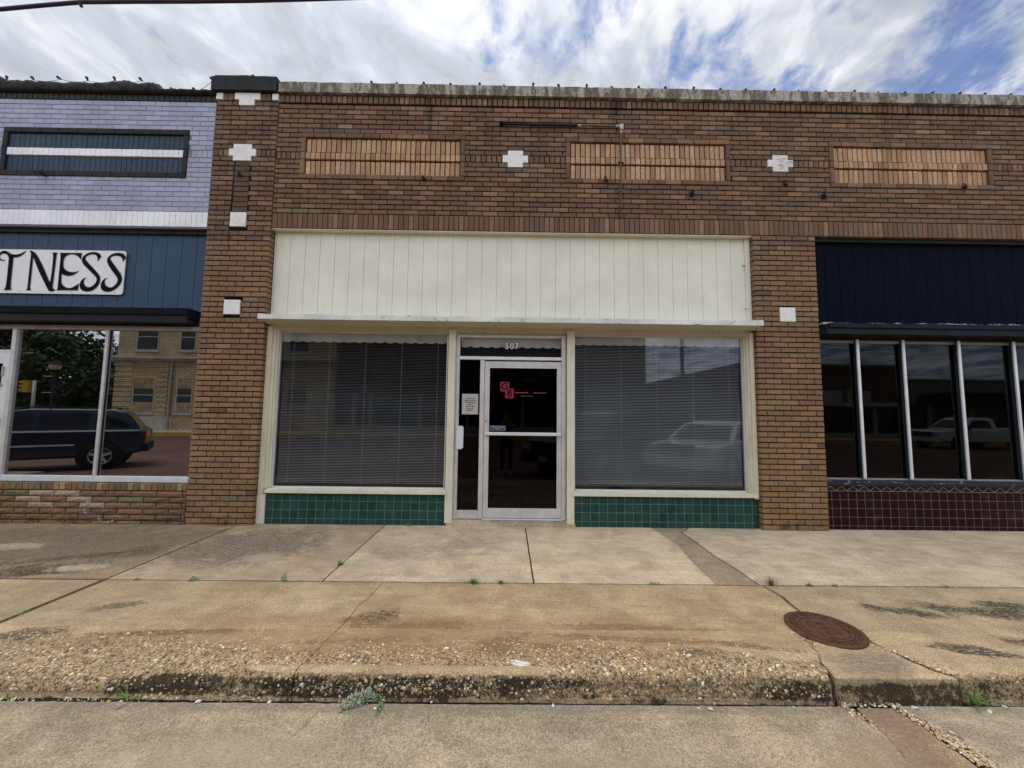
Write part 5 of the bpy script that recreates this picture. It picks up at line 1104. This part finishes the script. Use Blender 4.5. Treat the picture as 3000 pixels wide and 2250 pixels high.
# ================================================================== ACROSS THE STREET (seen mirrored in the shop windows)
GZ = -.20
M['tyre'] = simple('tyre_rubber', (.015, .015, .016), .85, bump=.2); M['rim'] = simple('alloy_rim', (.60, .60, .62), .4, .3, bump=0, spec=.5); M['cglass'] = simple('dark_car_glass', (.010, .013, .015), .05, 0, var=0, bump=0, spec=.6)
M['chrome'] = simple('chrome', (.6, .6, .62), .15, 1.0, bump=0); M['plastic'] = simple('black_plastic', (.02, .02, .022), .6, bump=0); M['redlamp'] = simple('red_lamp_lens', (.22, .012, .012), .2, bump=0); M['lamp'] = simple('clear_lamp_lens', (.45, .45, .45), .15, bump=0)
def car(name, loc, rz, label, paint, L, prof, cab, wins, wheels, r=.37, W=1.84, rack=False, bed=None, grille=False, cat='car'):
    T = empty(name, loc, rz, label, cat, 'parked vehicles'); hw = W/2; m = MB()
    def loft(profiles, smooth=False):
        n = len(profiles[0][1]); vs = []; fs = []
        for (y, p) in profiles: vs += [(q[0], y, q[1]) for q in p]
        for i in range(len(profiles)-1):
            for k in range(n): k2 = (k+1) % n; fs.append((i*n+k, i*n+k2, (i+1)*n+k2, (i+1)*n+k))
        fs.append(tuple(range(n))); fs.append(tuple(range(len(profiles)*n-1, (len(profiles)-1)*n-1, -1))); m.add(vs, fs, (1, 1, 1), False)
    cx = L/2-.0; cz = .72
    def shr(p, s): return [(cx+(q[0]-cx)*(1-s*.055), cz+(q[1]-cz)*(1-s*.24)) for q in p]
    prof = [(q[0]-L/2, q[1]) for q in prof]; cx = 0; cab = [(q[0]-L/2, q[1]) for q in cab]
    loft([(-hw, shr(prof, .8)), (-hw+.03, shr(prof, .35)), (-hw+.09, shr(prof, .10)), (-hw+.2, prof), (hw-.2, prof), (hw-.09, shr(prof, .10)), (hw-.03, shr(prof, .35)), (hw, shr(prof, .8))])
    m.build('body', paint, T); m = MB()
    zb, zt = cab[0][1], max(q[1] for q in cab)
    def hwz(z): return hw-.03-(z-zb)/(zt-zb)*.19
    vs = []; n = len(cab)
    for s in (-1, 1): vs += [(q[0], s*hwz(q[1]), q[1]) for q in cab]
    for s in (-1, 1): vs += [(q[0]*1, s*(hwz(q[1])-.10), q[1]+(.03 if q[1] > zt-.02 else 0)) for q in cab]
    fs = []
    for k in range(n): k2 = (k+1) % n; fs += [(k, k2, 2*n+k2, 2*n+k), (2*n+k, 2*n+k2, 3*n+k2, 3*n+k), (3*n+k, 3*n+k2, n+k2, n+k)]
    fs += [tuple(range(n)), tuple(range(2*n-1, n-1, -1))]; m.add(vs, fs); m.build('cabin', paint, T)
    for w in wins:
        for s in (-1, 1):
            m = MB(); q = [(p[0]-L/2, p[1]) for p in w]; k = len(q); V = [(p[0], s*(hwz(p[1])+.004), p[1]) for p in q]+[(p[0], s*(hwz(p[1])-.03), p[1]) for p in q]
            m.add(V, [tuple(range(k)), tuple(range(2*k-1, k-1, -1))]+[(i, (i+1) % k, k+(i+1) % k, k+i) for i in range(k)]); m.build('side_window', M['cglass'], T)
    for (i, j, nm) in ((len(cab)-1, 0, 'rear_window'), (1, 2, 'windscreen')):
        a, b = cab[i], cab[j]; m = MB(); V = []
        for t in (.12, .90):
            x, z = a[0]+(b[0]-a[0])*t, a[1]+(b[1]-a[1])*t; o = .012 if nm == 'windscreen' else -.012
            for s in (-1, 1): V.append((x+o, s*(hwz(z)-.10), z+.01))
        m.add(V, [(0, 1, 3, 2)]); m.build(nm, M['cglass'], T)
    for wx in wheels:
        for s in (-1, 1):
            wheel = MB(); yy = s*(hw-.07); wheel.lathe([(r*.62, -.10), (r*.95, -.11), (r, -.07), (r, .07), (r*.95, .11), (r*.62, .10)], (wx-L/2, yy, r), 'y', 32); wo = wheel.build('wheel', M['tyre'], T)
            q = MB(); f_ = s*.085; q.lathe([(r*.64, f_), (r*.60, f_+s*.01), (r*.56, f_-s*.03)], (wx-L/2, yy, r), 'y', 28)
            for k in range(5):
                a = k*2*math.pi/5+.3; c_, s_ = math.cos(a), math.sin(a); q.add([(wx-L/2+c_*d-s_*e, yy+f_+s*(.004 if d < .1 else -.006), r+s_*d+c_*e) for d, e in ((.03, -.035), (r*.6, -.028), (r*.6, .028), (.03, .035))], [(0, 1, 2, 3)])
            q.lathe([(0, f_+s*.012), (.045, f_+s*.008), (.05, f_)], (wx-L/2, yy, r), 'y', 14); q.build('rim', M['rim'], wo)
            q = MB(); q.lathe([(0, s*(hw-.004)), (r+.05, s*(hw+.002)), (r+.075, s*(hw+.012)), (r+.10, s*(hw-.03))], (wx-L/2, 0, r+.01), 'y', 30); q.build('wheel_arch', M['plastic'], T)
    m = MB(); m.box(L/2-.10, L/2+.05, -hw+.08, hw-.08, .40, .62); m.build('front_bumper', M['plastic'] if grille else paint, T)
    m = MB(); m.box(-L/2-.07, -L/2+.10, -hw+.08, hw-.08, .45, .66); m.build('rear_bumper', M['plastic'], T)
    for s in (-1, 1):
        m = MB(); m.box(L/2-.18, L/2+.012, s*(hw-.42) if s > 0 else -hw+.08, hw-.08 if s > 0 else -(hw-.42), .72, .90); m.build('headlight', M['lamp'], T)
        m = MB(); m.box(-L/2-.015, -L/2+.14, min(s*(hw-.03), s*(hw-.24)), max(s*(hw-.03), s*(hw-.24)), .78, 1.02); m.build('tail_light', M['redlamp'], T)
        m = MB(); mx = cab[1][0]-.25; m.box(mx, mx+.12, min(s*(hw), s*(hw+.17)), max(s*hw, s*(hw+.17)), 1.06, 1.20); m.build('wing_mirror', M['plastic'], T)
        m = MB(); m.box(-L/2+wheels[0]+r+.12, -L/2+wheels[1]-r-.12, min(s*(hw-.002), s*(hw+.012)), max(s*(hw-.002), s*(hw+.012)), .66, .70); m.build('side_moulding', M['chrome'] if grille else M['rim'], T)
    m = MB(); m.box(L/2-.03, L/2+.02, -.16, .16, .46, .60) if False else m.box(L/2+.051, L/2+.056, -.16, .16, .44, .58); m.build('number_plate', M['paper'], T)
    m = MB(); m.box(L/2-.05, L/2+.02, -hw+.44, hw-.44, .66, .94); G_ = m.build('grille', M['plastic'], T)
    m = MB()
    for z in (.70, .79, .88): m.box(L/2+.021, L/2+.035, -hw+.46, hw-.46, z, z+.022)
    m.lathe([(.075, L/2+.03), (.085, L/2+.04), (.09, L/2+.035)], (0, 0, .80), 'x', 20); m.build('grille_bars', M['chrome'], G_)
    if rack:
        m = MB()
        for s in (-1, 1): m.tube([(-L/2+.55, s*.62, zt+.03), (-L/2+.65, s*.62, zt+.075), (-L/2+2.5, s*.62, zt+.075), (-L/2+2.65, s*.62, zt+.03)], .018, 6)
        for x in (.9, 1.9): m.tube([(-L/2+x, -.62, zt+.08), (-L/2+x, .62, zt+.08)], .016, 6)
        m.build('roof_rack', M['plastic'], T)
    if bed:
        m = MB(); m.box(-L/2+.08, bed-L/2, -hw+.16, hw-.16, prof[3][1]-.01, prof[3][1]+.006); m.build('load_bed', M['plastic'], T)
    return T
suvP = [(.08, .42), (-.02, .58), (.0, 1.02), (.06, 1.10), (3.30, 1.09), (4.30, 1.00), (4.56, .86), (4.6, .55), (4.5, .38), (3.9, .32), (.7, .32)]
suvC = [(.10, 1.04), (3.40, 1.04), (2.62, 1.55), (2.2, 1.60), (.72, 1.60), (.42, 1.54)]
suvW = [[(.32, 1.12), (1.02, 1.12), (1.02, 1.50), (.58, 1.50)], [(1.12, 1.12), (2.02, 1.12), (2.02, 1.51), (1.12, 1.51)], [(2.12, 1.12), (3.12, 1.12), (2.56, 1.50), (2.12, 1.51)]]
NAVYP = simple('dark_navy_car_paint', (.014, .022, .050), .3, .2, var=0, bump=0, coat=.5, spec=.4); WHITEP = simple('white_car_paint', (.70, .71, .72), .25, 0, var=0, bump=0, coat=1); BLKP = simple('black_car_paint', (.012, .010, .012), .22, .2, var=0, bump=0, coat=1)
car('parked_suv', (-12.79, -5.33, GZ), math.pi-.665, 'dark navy estate SUV with roof rack parked across from the lavender shop', NAVYP, 4.6, suvP, suvC, suvW, (.86, 3.62), rack=True)
pkP = [(.05, .50), (-.02, .62), (.0, 1.14), (.04, 1.20), (1.93, 1.20), (1.96, 1.10), (3.9, 1.10), (5.0, 1.06), (5.25, .94), (5.3, .60), (5.2, .44), (4.6, .38), (.8, .38)]
pkC = [(1.97, 1.07), (4.0, 1.07), (3.28, 1.66), (3.05, 1.72), (2.15, 1.72), (2.02, 1.66)]
pkW = [[(2.28, 1.17), (2.34, 1.60), (3.20, 1.60), (3.70, 1.17)]]
car('pickup_truck', (26.3, -16.7, GZ), math.pi-.02, 'white pickup truck parked along the far side of the street', WHITEP, 5.3, pkP, pkC, pkW, (1.0, 4.25), bed=1.95, cat='pickup')
car('pickup_truck', (3.0, -6.24, GZ), math.pi-.665, 'black pickup truck parked at an angle right of the photographer', BLKP, 5.3, pkP, pkC, pkW, (1.0, 4.25), bed=1.95, grille=True, cat='pickup')
car('parked_car', (5.95, -5.75, GZ), math.pi-.665, 'white car parked nose to the kerb opposite the right blind window', WHITEP, 4.6, [(a, b*.93) for a, b in suvP], [(a, b*.93) for a, b in suvC], [[(a, b*.93) for a, b in w] for w in suvW], (.86, 3.62))
# ------------------------------------------------------------------ buildings across the street
def far_brick(name, c1, c2, mo, bw_=.45, bh=.15):
    n = NT(name); b = n.N('ShaderNodeTexBrick'); sp = n.N('ShaderNodeSeparateXYZ'); n.L(n.tc, sp.inputs[0]); cb = n.N('ShaderNodeCombineXYZ'); n.L(n.math('ADD', sp.outputs[0], sp.outputs[1]), cb.inputs[0]); n.L(sp.outputs[2], cb.inputs[1]); n.L(cb.outputs[0], b.inputs['Vector'])
    b.inputs['Scale'].default_value = 1; b.inputs['Brick Width'].default_value = bw_; b.inputs['Row Height'].default_value = bh; b.inputs['Mortar Size'].default_value = .018
    for k, v in (('Color1', c1), ('Color2', c2), ('Mortar', mo)): b.inputs[k].default_value = tuple(v)+(1,)
    c = n.scale(b.outputs['Color'], n.rng(n.noise(.8, 6, .65), .3, .7, .8, 1.2)); return n.bsdf(c, .9, 0, None, .2)
FB = far_brick('buff_brick', (.56, .44, .27), (.64, .51, .33), (.22, .17, .10)); DB = far_brick('dark_brown_brick', (.10, .06, .045), (.13, .08, .06), (.06, .04, .03)); PB = far_brick('pale_grey_brick', (.24, .22, .20), (.29, .27, .24), (.16, .14, .13)); TB = far_brick('brown_tan_brick', (.15, .10, .065), (.18, .12, .08), (.08, .06, .04))
YB = -22.8; WHP = simple('faded_white_wood', (.50, .49, .45), .8, var=.15, sc=2, dirt=.3); BOARD = simple('boarded_plywood', (.36, .28, .18), .9, var=.25, sc=2, dirt=.4)
def fwin(T, x0, x1, z0, z1, y=YB, board=False, sash=True):
    E_ = empty('window'); E_.parent = T; E_.matrix_parent_inverse = T.matrix_basis.inverted()
    m = MB(); t = .07
    for (a, b, c_, d) in ((x0, x0+t, z0, z1), (x1-t, x1, z0, z1), (x0+t, x1-t, z1-t, z1), (x0+t, x1-t, z0, z0+t)): m.box(a, b, y-.05, y+.015, c_, d)
    if sash: m.box(x0+t, x1-t, y-.045, y+.01, (z0+z1)/2-.03, (z0+z1)/2+.03)
    m.build('frame', WHP, E_)
    m = MB(); m.box(x0+t, x1-t, y-.06, y-.02, z0+t, z1-t); m.build('pane', M['cglass'], E_)
    if board: m = MB(); m.box(x0+t+.01, x1-t-.01, y-.02, y-.001, z0+(z1-z0)*.68, z1-t-.01); m.box(x0+t+.01, x1-t-.01, y-.02, y-.001, z0+t+.01, z0+(z1-z0)*.30); m.build('boarding', BOARD, E_)
    m = MB(); m.box(x0-.08, x1+.08, y-.01, y+.09, z0-.12, z0-.001); m.build('sill', WHP, E_)
def fbox(T, name, mat, *bs):
    m = MB()
    for b in bs: m.box(*b)
    o = m.build(name, mat, T); o.matrix_parent_inverse = T.matrix_basis.inverted(); return o
T = empty('brick_building', (-20.6, YB, 0), 0, 'two-storey buff brick corner building with boarded windows across the street', 'building'); bpy.context.view_layer.update()
wins = [(-27.2, -25.6), (-24.05, -22.9), (-21.6, -20.1), (-18.9, -17.4), (-16.2, -14.7)]
seg = [-28.5]+[w for p in wins for w in p]+[-12.7]; bs = []
for i in range(0, len(seg), 2): bs.append((seg[i], seg[i+1], YB-.3, YB, .95, 8.6))
for (a, b) in wins: bs += [(a, b, YB-.3, YB, 3.8, 5.75), (a, b, YB-.3, YB, 7.75, 8.6), (a, b, YB-.3, YB, .95, 1.2)]
fbox(T, 'wall', FB, *bs); fbox(T, 'wall_core', FB, (-28.5, -12.7, YB-12, YB-.4, 0, 8.5))
for k in range(24): pass
fbox(T, 'rustication', FB, *[(-28.53+.0, -27.25, YB+.001, YB+.05, .95+k*.36, .95+k*.36+.28) for k in range(11)], *[(-25.5, -24.7, YB+.001, YB+.05, .95+k*.36, .95+k*.36+.28) for k in range(11)])
fbox(T, 'plinth', WHP, (-28.55, -24.2, YB-.3, YB+.06, -.1, .949)); fbox(T, 'base_wall', FB, (-24.199, -12.7, YB-.3, YB+.02, -.1, .949))
fbox(T, 'cornice', WHP, (-29.0, -12.5, YB-.3, YB+.40, 5.12, 5.26), (-28.8, -12.6, YB-.3, YB+.22, 4.98, 5.119)); fbox(T, 'upper_cornice', WHP, (-29.0, -12.5, YB-.3, YB+.4, 8.601, 8.85)); fbox(T, 'downpipe', M['galv'], (-24.48, -24.34, YB+.051, YB+.16, -.1, 4.95))
for i, (a, b) in enumerate(wins): fwin(T, a, b, 1.2, 3.8, board=True); fwin(T, a, b, 5.75, 7.75)
def shop(x0, x1, h, mat, label, name='shop_building', posts=(), canopy=None, band=None, base=.5, zwin=2.4, slope=None, depth=14):
    T = empty(name, ((x0+x1)/2, YB, 0), 0, label, 'building'); bpy.context.view_layer.update()
    fbox(T, 'wall', mat, (x0, x1, YB-.3, YB, zwin+.15, h)) if not slope else None
    if slope:
        m = MB(); m.prism_y([(x0, 0), (x1, 0), (x1, slope[1]), (x0, slope[0])], YB-depth, YB-.35); o = m.build('side_wall', mat, T); o.matrix_parent_inverse = T.matrix_basis.inverted()
        m = MB(); m.prism_y([(x0, zwin+.15), (x1, zwin+.15), (x1, slope[1]), (x0, slope[0])], YB-.3, YB); o = m.build('wall', mat, T); o.matrix_parent_inverse = T.matrix_basis.inverted()
    else: fbox(T, 'roof_block', mat, (x0, x1, YB-depth, YB-.35, 0, h-.2)); fbox(T, 'coping', WHP, (x0-.05, x1+.05, YB-.35, YB+.06, h+.001, h+.14))
    xs = [x0+.0]+list(posts)+[x1]
    fbox(T, 'stall_riser', WHP, *[(xs[i]+.1, xs[i+1]-.1, YB-.28, YB-.05, -.1, base) for i in range(len(xs)-1)])
    fbox(T, 'shop_glazing', M['cglass'], *[(xs[i]+.12, xs[i+1]-.12, YB-.22, YB-.18, base, zwin) for i in range(len(xs)-1)])
    fbox(T, 'post', WHP, *[(x-.12, x+.12, YB-.3, YB, -.1, zwin+.149) for x in xs[1:-1]]); fbox(T, 'corner_pier', mat, (x0, x0+.1, YB-.3, YB-.001, -.1, zwin+.149), (x1-.1, x1, YB-.3, YB-.001, -.1, zwin+.149))
    if canopy: fbox(T, 'canopy', canopy[0], (x0+.1, x1-.1, YB+.001, YB+canopy[1], zwin+.15, zwin+.15+canopy[2]))
    if band: fbox(T, 'transom_band', WHP, *[(x0+.4+i*2.1, min(x1-.2, x0+2.1+i*2.1), YB+.001, YB+.04, zwin+.5, zwin+1.3) for i in range(int((x1-x0-.6)/2.1))])
    return T
shop(-12.68, 10.06, 8.4, DB, 'tall dark brown brick shop block directly across the street', posts=(-11.3, -10.1, -6.5, -3.0, 1.0, 5.0), canopy=(M['charcoal'], 1.2, .15), zwin=2.7)
shop(10.1, 20.2, 5.0, DB, 'low dark building with a sloping parapet beside the utility pole', posts=(13.5, 17), slope=(3.8, 6.2))
shop(20.3, 28.6, 5.3, TB, 'brown single-storey shop with a white ledge and white panel band', posts=(22.5, 25.6, 26.9), canopy=(WHP, .9, .28), band=True, zwin=2.15, base=.35)
T = shop(28.7, 44, 4.3, PB, 'pale grey brick building behind the white pickup with a black awning', posts=(31, 34), zwin=2.3)
m = MB(); m.prism_y([(30.0, 2.5), (41.5, 2.5), (41.2, 2.9), (38.5, 3.25), (30.0, 3.25)], YB+.001, YB+2.2); o = m.build('awning', M['black'], T); o.matrix_parent_inverse = T.matrix_basis.inverted()
shop(44.1, 70, 4.4, TB, 'brown tan brick building at the right end of the far side', posts=(50, 56), zwin=2.4)
# ------------------------------------------------------------------ street furniture
T = empty('traffic_signal', (-31.8, -20.8, 0), 0, 'yellow three-light traffic signal on a short grey pole at the street corner', 'traffic light')
m = MB(); m.tube([(0, 0, -.5), (0, 0, 3.28)], .09, 12); m.build('pole', M['galv'], T)
YS = simple('yellow_signal_housing', (.45, .30, .05), .5, bump=0); m = MB(); m.box(-.62, -.20, -.18, .18, 2.50, 3.28); m.box(-.2, 0, -.03, .03, 3.18, 3.24); m.box(-.2, 0, -.03, .03, 2.54, 2.60); h_ = m.build('signal_head', YS, T)
for z in (2.63, 2.89, 3.15): m = MB(); m.lathe([(.11, -.95), (.12, -.62), (.10, -.621), (.0, -.63)], (0, 0, z), 'x', 14); m.build('visor', YS, h_)
T = empty('street_lamp', (-34.9, -24.5, 0), 0, 'dark post street lamp with a round globe and banner arms in front of the trees', 'street lamp')
m = MB(); m.tube([(0, 0, -.5), (0, 0, .6), (0, 0, 4.4)], [.14, .08, .06], 10); m.build('post', M['charcoal'], T); m = MB(); m.lathe([(.0, 4.4), (.26, 4.45), (.34, 4.62), (.30, 4.80)], (0, 0, 0), 'z', 18); m.build('globe', simple('frosted_globe', (.55, .45, .30), .4, bump=0), T)
m = MB(); m.lathe([(.36, 4.80), (.28, 4.98), (.1, 5.08), (0, 5.1)], (0, 0, 0), 'z', 18); m.build('cap', M['charcoal'], T)
for z in (3.9, 2.65): m = MB(); m.tube([(0, 0, z), (-.85, 0, z)], .02, 6); m.build('banner_arm', M['alu_white'], T)
for (x, y, h, lb) in ((11.95, -21.0, 9.2, 'wooden utility pole in front of the low dark building'), (36.0, -20.6, 8.8, 'wooden utility pole beside the grey brick building')):
    m = MB(); m.tube([(0, 0, -.5), (0, 0, h)], [.15, .11], 12); T = empty('utility_pole', (x, y, 0), 0, lb, 'utility pole', 'utility poles across the street'); m.build('pole', simple('pole_wood', (.09, .065, .045), .9), T); m = MB(); m.box(-1.0, 1.0, -.06, .06, h-.6, h-.48); m.build('crossarm', M['rust'], T)
for i, dz in enumerate((0, .35, .75)):
    m = MB(); m.tube([(11.95+24*t, -21+.4*t, 8.5+dz*.3-(8.5-5.6)*4*t*(1-t)*.82+dz*.5) for t in np.linspace(0, 1, 25)], .018, 5); tag(m.build('power_line', M['rubber']), 'thin power line sagging between the two utility poles', 'power line', 'power lines across the street')
# trees of the park
LEAF = leaf_mat('tree_foliage', (.040, .065, .026)); BARK = simple('tree_bark', (.06, .045, .035), .95, bump=.4)
def tree(x, y, h, r, lb, n=2600, seed=1):
    T = empty('park_tree', (x, y, 0), 0, lb, 'tree', 'park trees'); rs = random.Random(seed); m = MB(); m.tube([(0, 0, -.3), (.1, 0, h*.25), (0, .1, h*.5), (0, 0, h*.8)], [h*.035, h*.026, h*.018, h*.006], 8)
    cl = []
    for k in range(38):
        a = rs.random()*6.28; q = rs.random()**.5; c = Vector((math.cos(a)*r*.85*q, math.sin(a)*r*.85*q, h*(.20+.70*rs.random()*(1-.30*q)))); cl.append((c, r*(.20+.20*rs.random()))); m.tube([(0, 0, h*.25+c.z*.1), c*.6+Vector((0, 0, h*.1)), c], [h*.010, h*.006, h*.002], 5)
    m.build('trunk', BARK, T); m = MB()
    for k in range(n):
        c, cr = rs.choice(cl); d = Vector((rs.gauss(0, 1), rs.gauss(0, 1), rs.gauss(0, 1))).normalized()*cr*(.55+.55*rs.random()); p = c+d; u = Vector((rs.gauss(0, 1), rs.gauss(0, 1), rs.gauss(0, 1))).normalized(); v_ = u.cross(d).normalized() if u.cross(d).length > .01 else Vector((1, 0, 0)); s = .15+.17*rs.random(); g = .55+.9*rs.random()
        m.add([p-u*s, p+v_*s*.6, p+u*s, p-v_*s*.6], [(0, 1, 2, 3)], (g, g, g*.9))
    m.build('crown', LEAF, T)
for i, (x, y, h, r, lb) in enumerate(((-43, -28, 13, 5.5, 'tall dark park tree behind the street lamp'), (-52, -31, 15, 7, 'largest dense park tree behind the traffic signal'), (-36.5, -33, 8.2, 4.2, 'rounded smaller park tree near the buff building'), (-62, -28, 14, 6.5, 'wide park tree at the far left of the park'), (-47, -42, 9.8, 6, 'tall park tree in the second row'), (-74, -40, 15, 8, 'broad park tree at the far end of the park'), (-33.8, -47, 11, 5, 'distant tree beside the buff brick building'))): tree(x, y, h, r, lb, 7500, i+3)
m = MB(); rs = random.Random(5)
for k in range(26000):
    x = -140+rs.random()*104; y = -58-rs.random()*6; z = rs.random()**.8*(6.5+3*fbm(x*.12, 2)); u = Vector((rs.gauss(0, 1), rs.gauss(0, 1), rs.gauss(0, 1))).normalized(); w_ = u.cross(Vector((rs.random(), rs.random(), 1))).normalized(); s = .35+.3*rs.random(); p = Vector((x, y, z)); g = .5+.9*rs.random()
    m.add([p-u*s, p+w_*s*.7, p+u*s, p-w_*s*.7], [(0, 1, 2, 3)], (g, g, g))
tag(m.build('distant_wood', LEAF), 'dark far-off mass of trees closing the view behind the park', 'wood', kind='stuff')
m = MB()
for k in range(9000):
    x = -60+rs.random()*27; y = -25.4-rs.random()*1.0; z = rs.random()*1.5; u = Vector((rs.gauss(0, 1), rs.gauss(0, 1), rs.gauss(0, 1))).normalized(); w_ = u.cross(Vector((rs.random(), rs.random(), 1))).normalized(); s = .07+.07*rs.random(); p = Vector((x, y, z)); g = .6+.8*rs.random()
    m.add([p-u*s, p+w_*s*.7, p+u*s, p-w_*s*.7], [(0, 1, 2, 3)], (g, g, g))
tag(m.build('hedge', LEAF), 'clipped low green hedge along the park behind the traffic signal', 'hedge')
# ------------------------------------------------------------------ the photographer
def person():
    P = empty('person', (-.05, -5.46, GZ), 0, 'photographer in grey T-shirt, dark trousers and white trainers holding up a phone', 'person')
    pts = {}; E_ = []; order = []
    def v(n, p, r, par=None):
        pts[n] = (p, r); order.append(n)
        if par: E_.append((par, n))
    v('pel', (0, 0, .90), (.135, .115)); v('waist', (0, .0, 1.04), (.125, .10), 'pel'); v('chest', (0, -.01, 1.24), (.155, .11), 'waist'); v('uch', (0, 0, 1.36), (.12, .09), 'chest'); v('neck', (0, .01, 1.44), (.055, .055), 'uch'); v('jaw', (0, .035, 1.52), (.068, .075), 'neck'); v('head', (0, .02, 1.60), (.078, .092), 'jaw'); v('crown', (0, .01, 1.68), (.06, .07), 'head'); v('nose', (0, .125, 1.565), (.012, .012), 'jaw')
    for s, k in ((-1, 'l'), (1, 'r')):
        v('sh'+k, (s*.17, 0, 1.36), (.062, .058), 'uch'); v('el'+k, (s*.24, .15, 1.16), (.042, .042), 'sh'+k); v('wr'+k, (s*.115, .345, 1.40), (.028, .026), 'el'+k); v('pa'+k, (s*.085, .375, 1.475), (.034, .018), 'wr'+k)
        for i in range(4): v('f%d%s' % (i, k), (s*(.080+.0), .395, 1.500+.018*(i-1.5)+.03), (.0095, .0095), 'pa'+k); v('g%d%s' % (i, k), (s*.050, .405+.004*i, 1.515+.020*(i-1.5)), (.0085, .0085), 'f%d%s' % (i, k))
        v('t0'+k, (s*.07, .405, 1.47), (.011, .011), 'pa'+k); v('t1'+k, (s*.045, .392, 1.495), (.009, .009), 't0'+k)
        v('hi'+k, (s*.095, 0, .84), (.092, .095), 'pel'); v('kn'+k, (s*.11, .02, .48), (.058, .060), 'hi'+k); v('an'+k, (s*.12, -.02, .10), (.040, .042), 'kn'+k); v('he'+k, (s*.12, -.03, .045), (.042, .042), 'an'+k); v('to'+k, (s*.14, .16, .035), (.040, .030), 'he'+k)
    me = bpy.data.meshes.new('body'); idx = {n: i for i, n in enumerate(order)}; me.from_pydata([pts[n][0] for n in order], [(idx[a], idx[b]) for a, b in E_], []); o = bpy.data.objects.new('body', me); COL.objects.link(o)
    sk = o.modifiers.new('skin', 'SKIN'); sk.use_smooth_shade = True; me.skin_vertices  # layer
    for i, n in enumerate(order): me.skin_vertices[0].data[i].radius = pts[n][1]; me.skin_vertices[0].data[i].use_root = (n == 'pel')
    ss = o.modifiers.new('sub', 'SUBSURF'); ss.levels = 2; ss.render_levels = 2
    dg = bpy.context.evaluated_depsgraph_get(); m2 = bpy.data.meshes.new_from_object(o.evaluated_get(dg)); bpy.data.objects.remove(o); b = bpy.data.objects.new('body', m2); COL.objects.link(b); b.parent = P
    m2.materials.clear()
    for mt in (simple('skin', (.42, .25, .17), .6, bump=.1), simple('grey_tshirt', (.16, .18, .24), .9, bump=.3), simple('dark_trousers', (.012, .012, .015), .9, bump=.3), simple('white_trainers', (.65, .65, .65), .7, bump=.2)): m2.materials.append(mt)
    for f_ in m2.polygons:
        c = f_.center; x = abs(c.x)
        f_.material_index = 3 if c.z < .085 else 2 if c.z < .93 and x < .21 else 1 if (c.z < 1.42 and c.y < .11 and c.z > .93) else 0
    m = MB(); m.lathe([(.0, .10), (.055, .09), (.088, .05), (.096, 0), (.088, -.06), (.07, -.12)], (0, -.012, 1.635), 'z', 18); h = m.build('hair', simple('brown_hair', (.05, .032, .022), .7, bump=.5), P)
    m = MB(); m.box(-.078, .078, -.004, .004, -.037, .037); ph = m.build('phone', M['plastic']); ph.location = (0, -5.035, 1.4374); tag(ph, 'dark phone held sideways in both hands of the photographer', 'phone')
person()
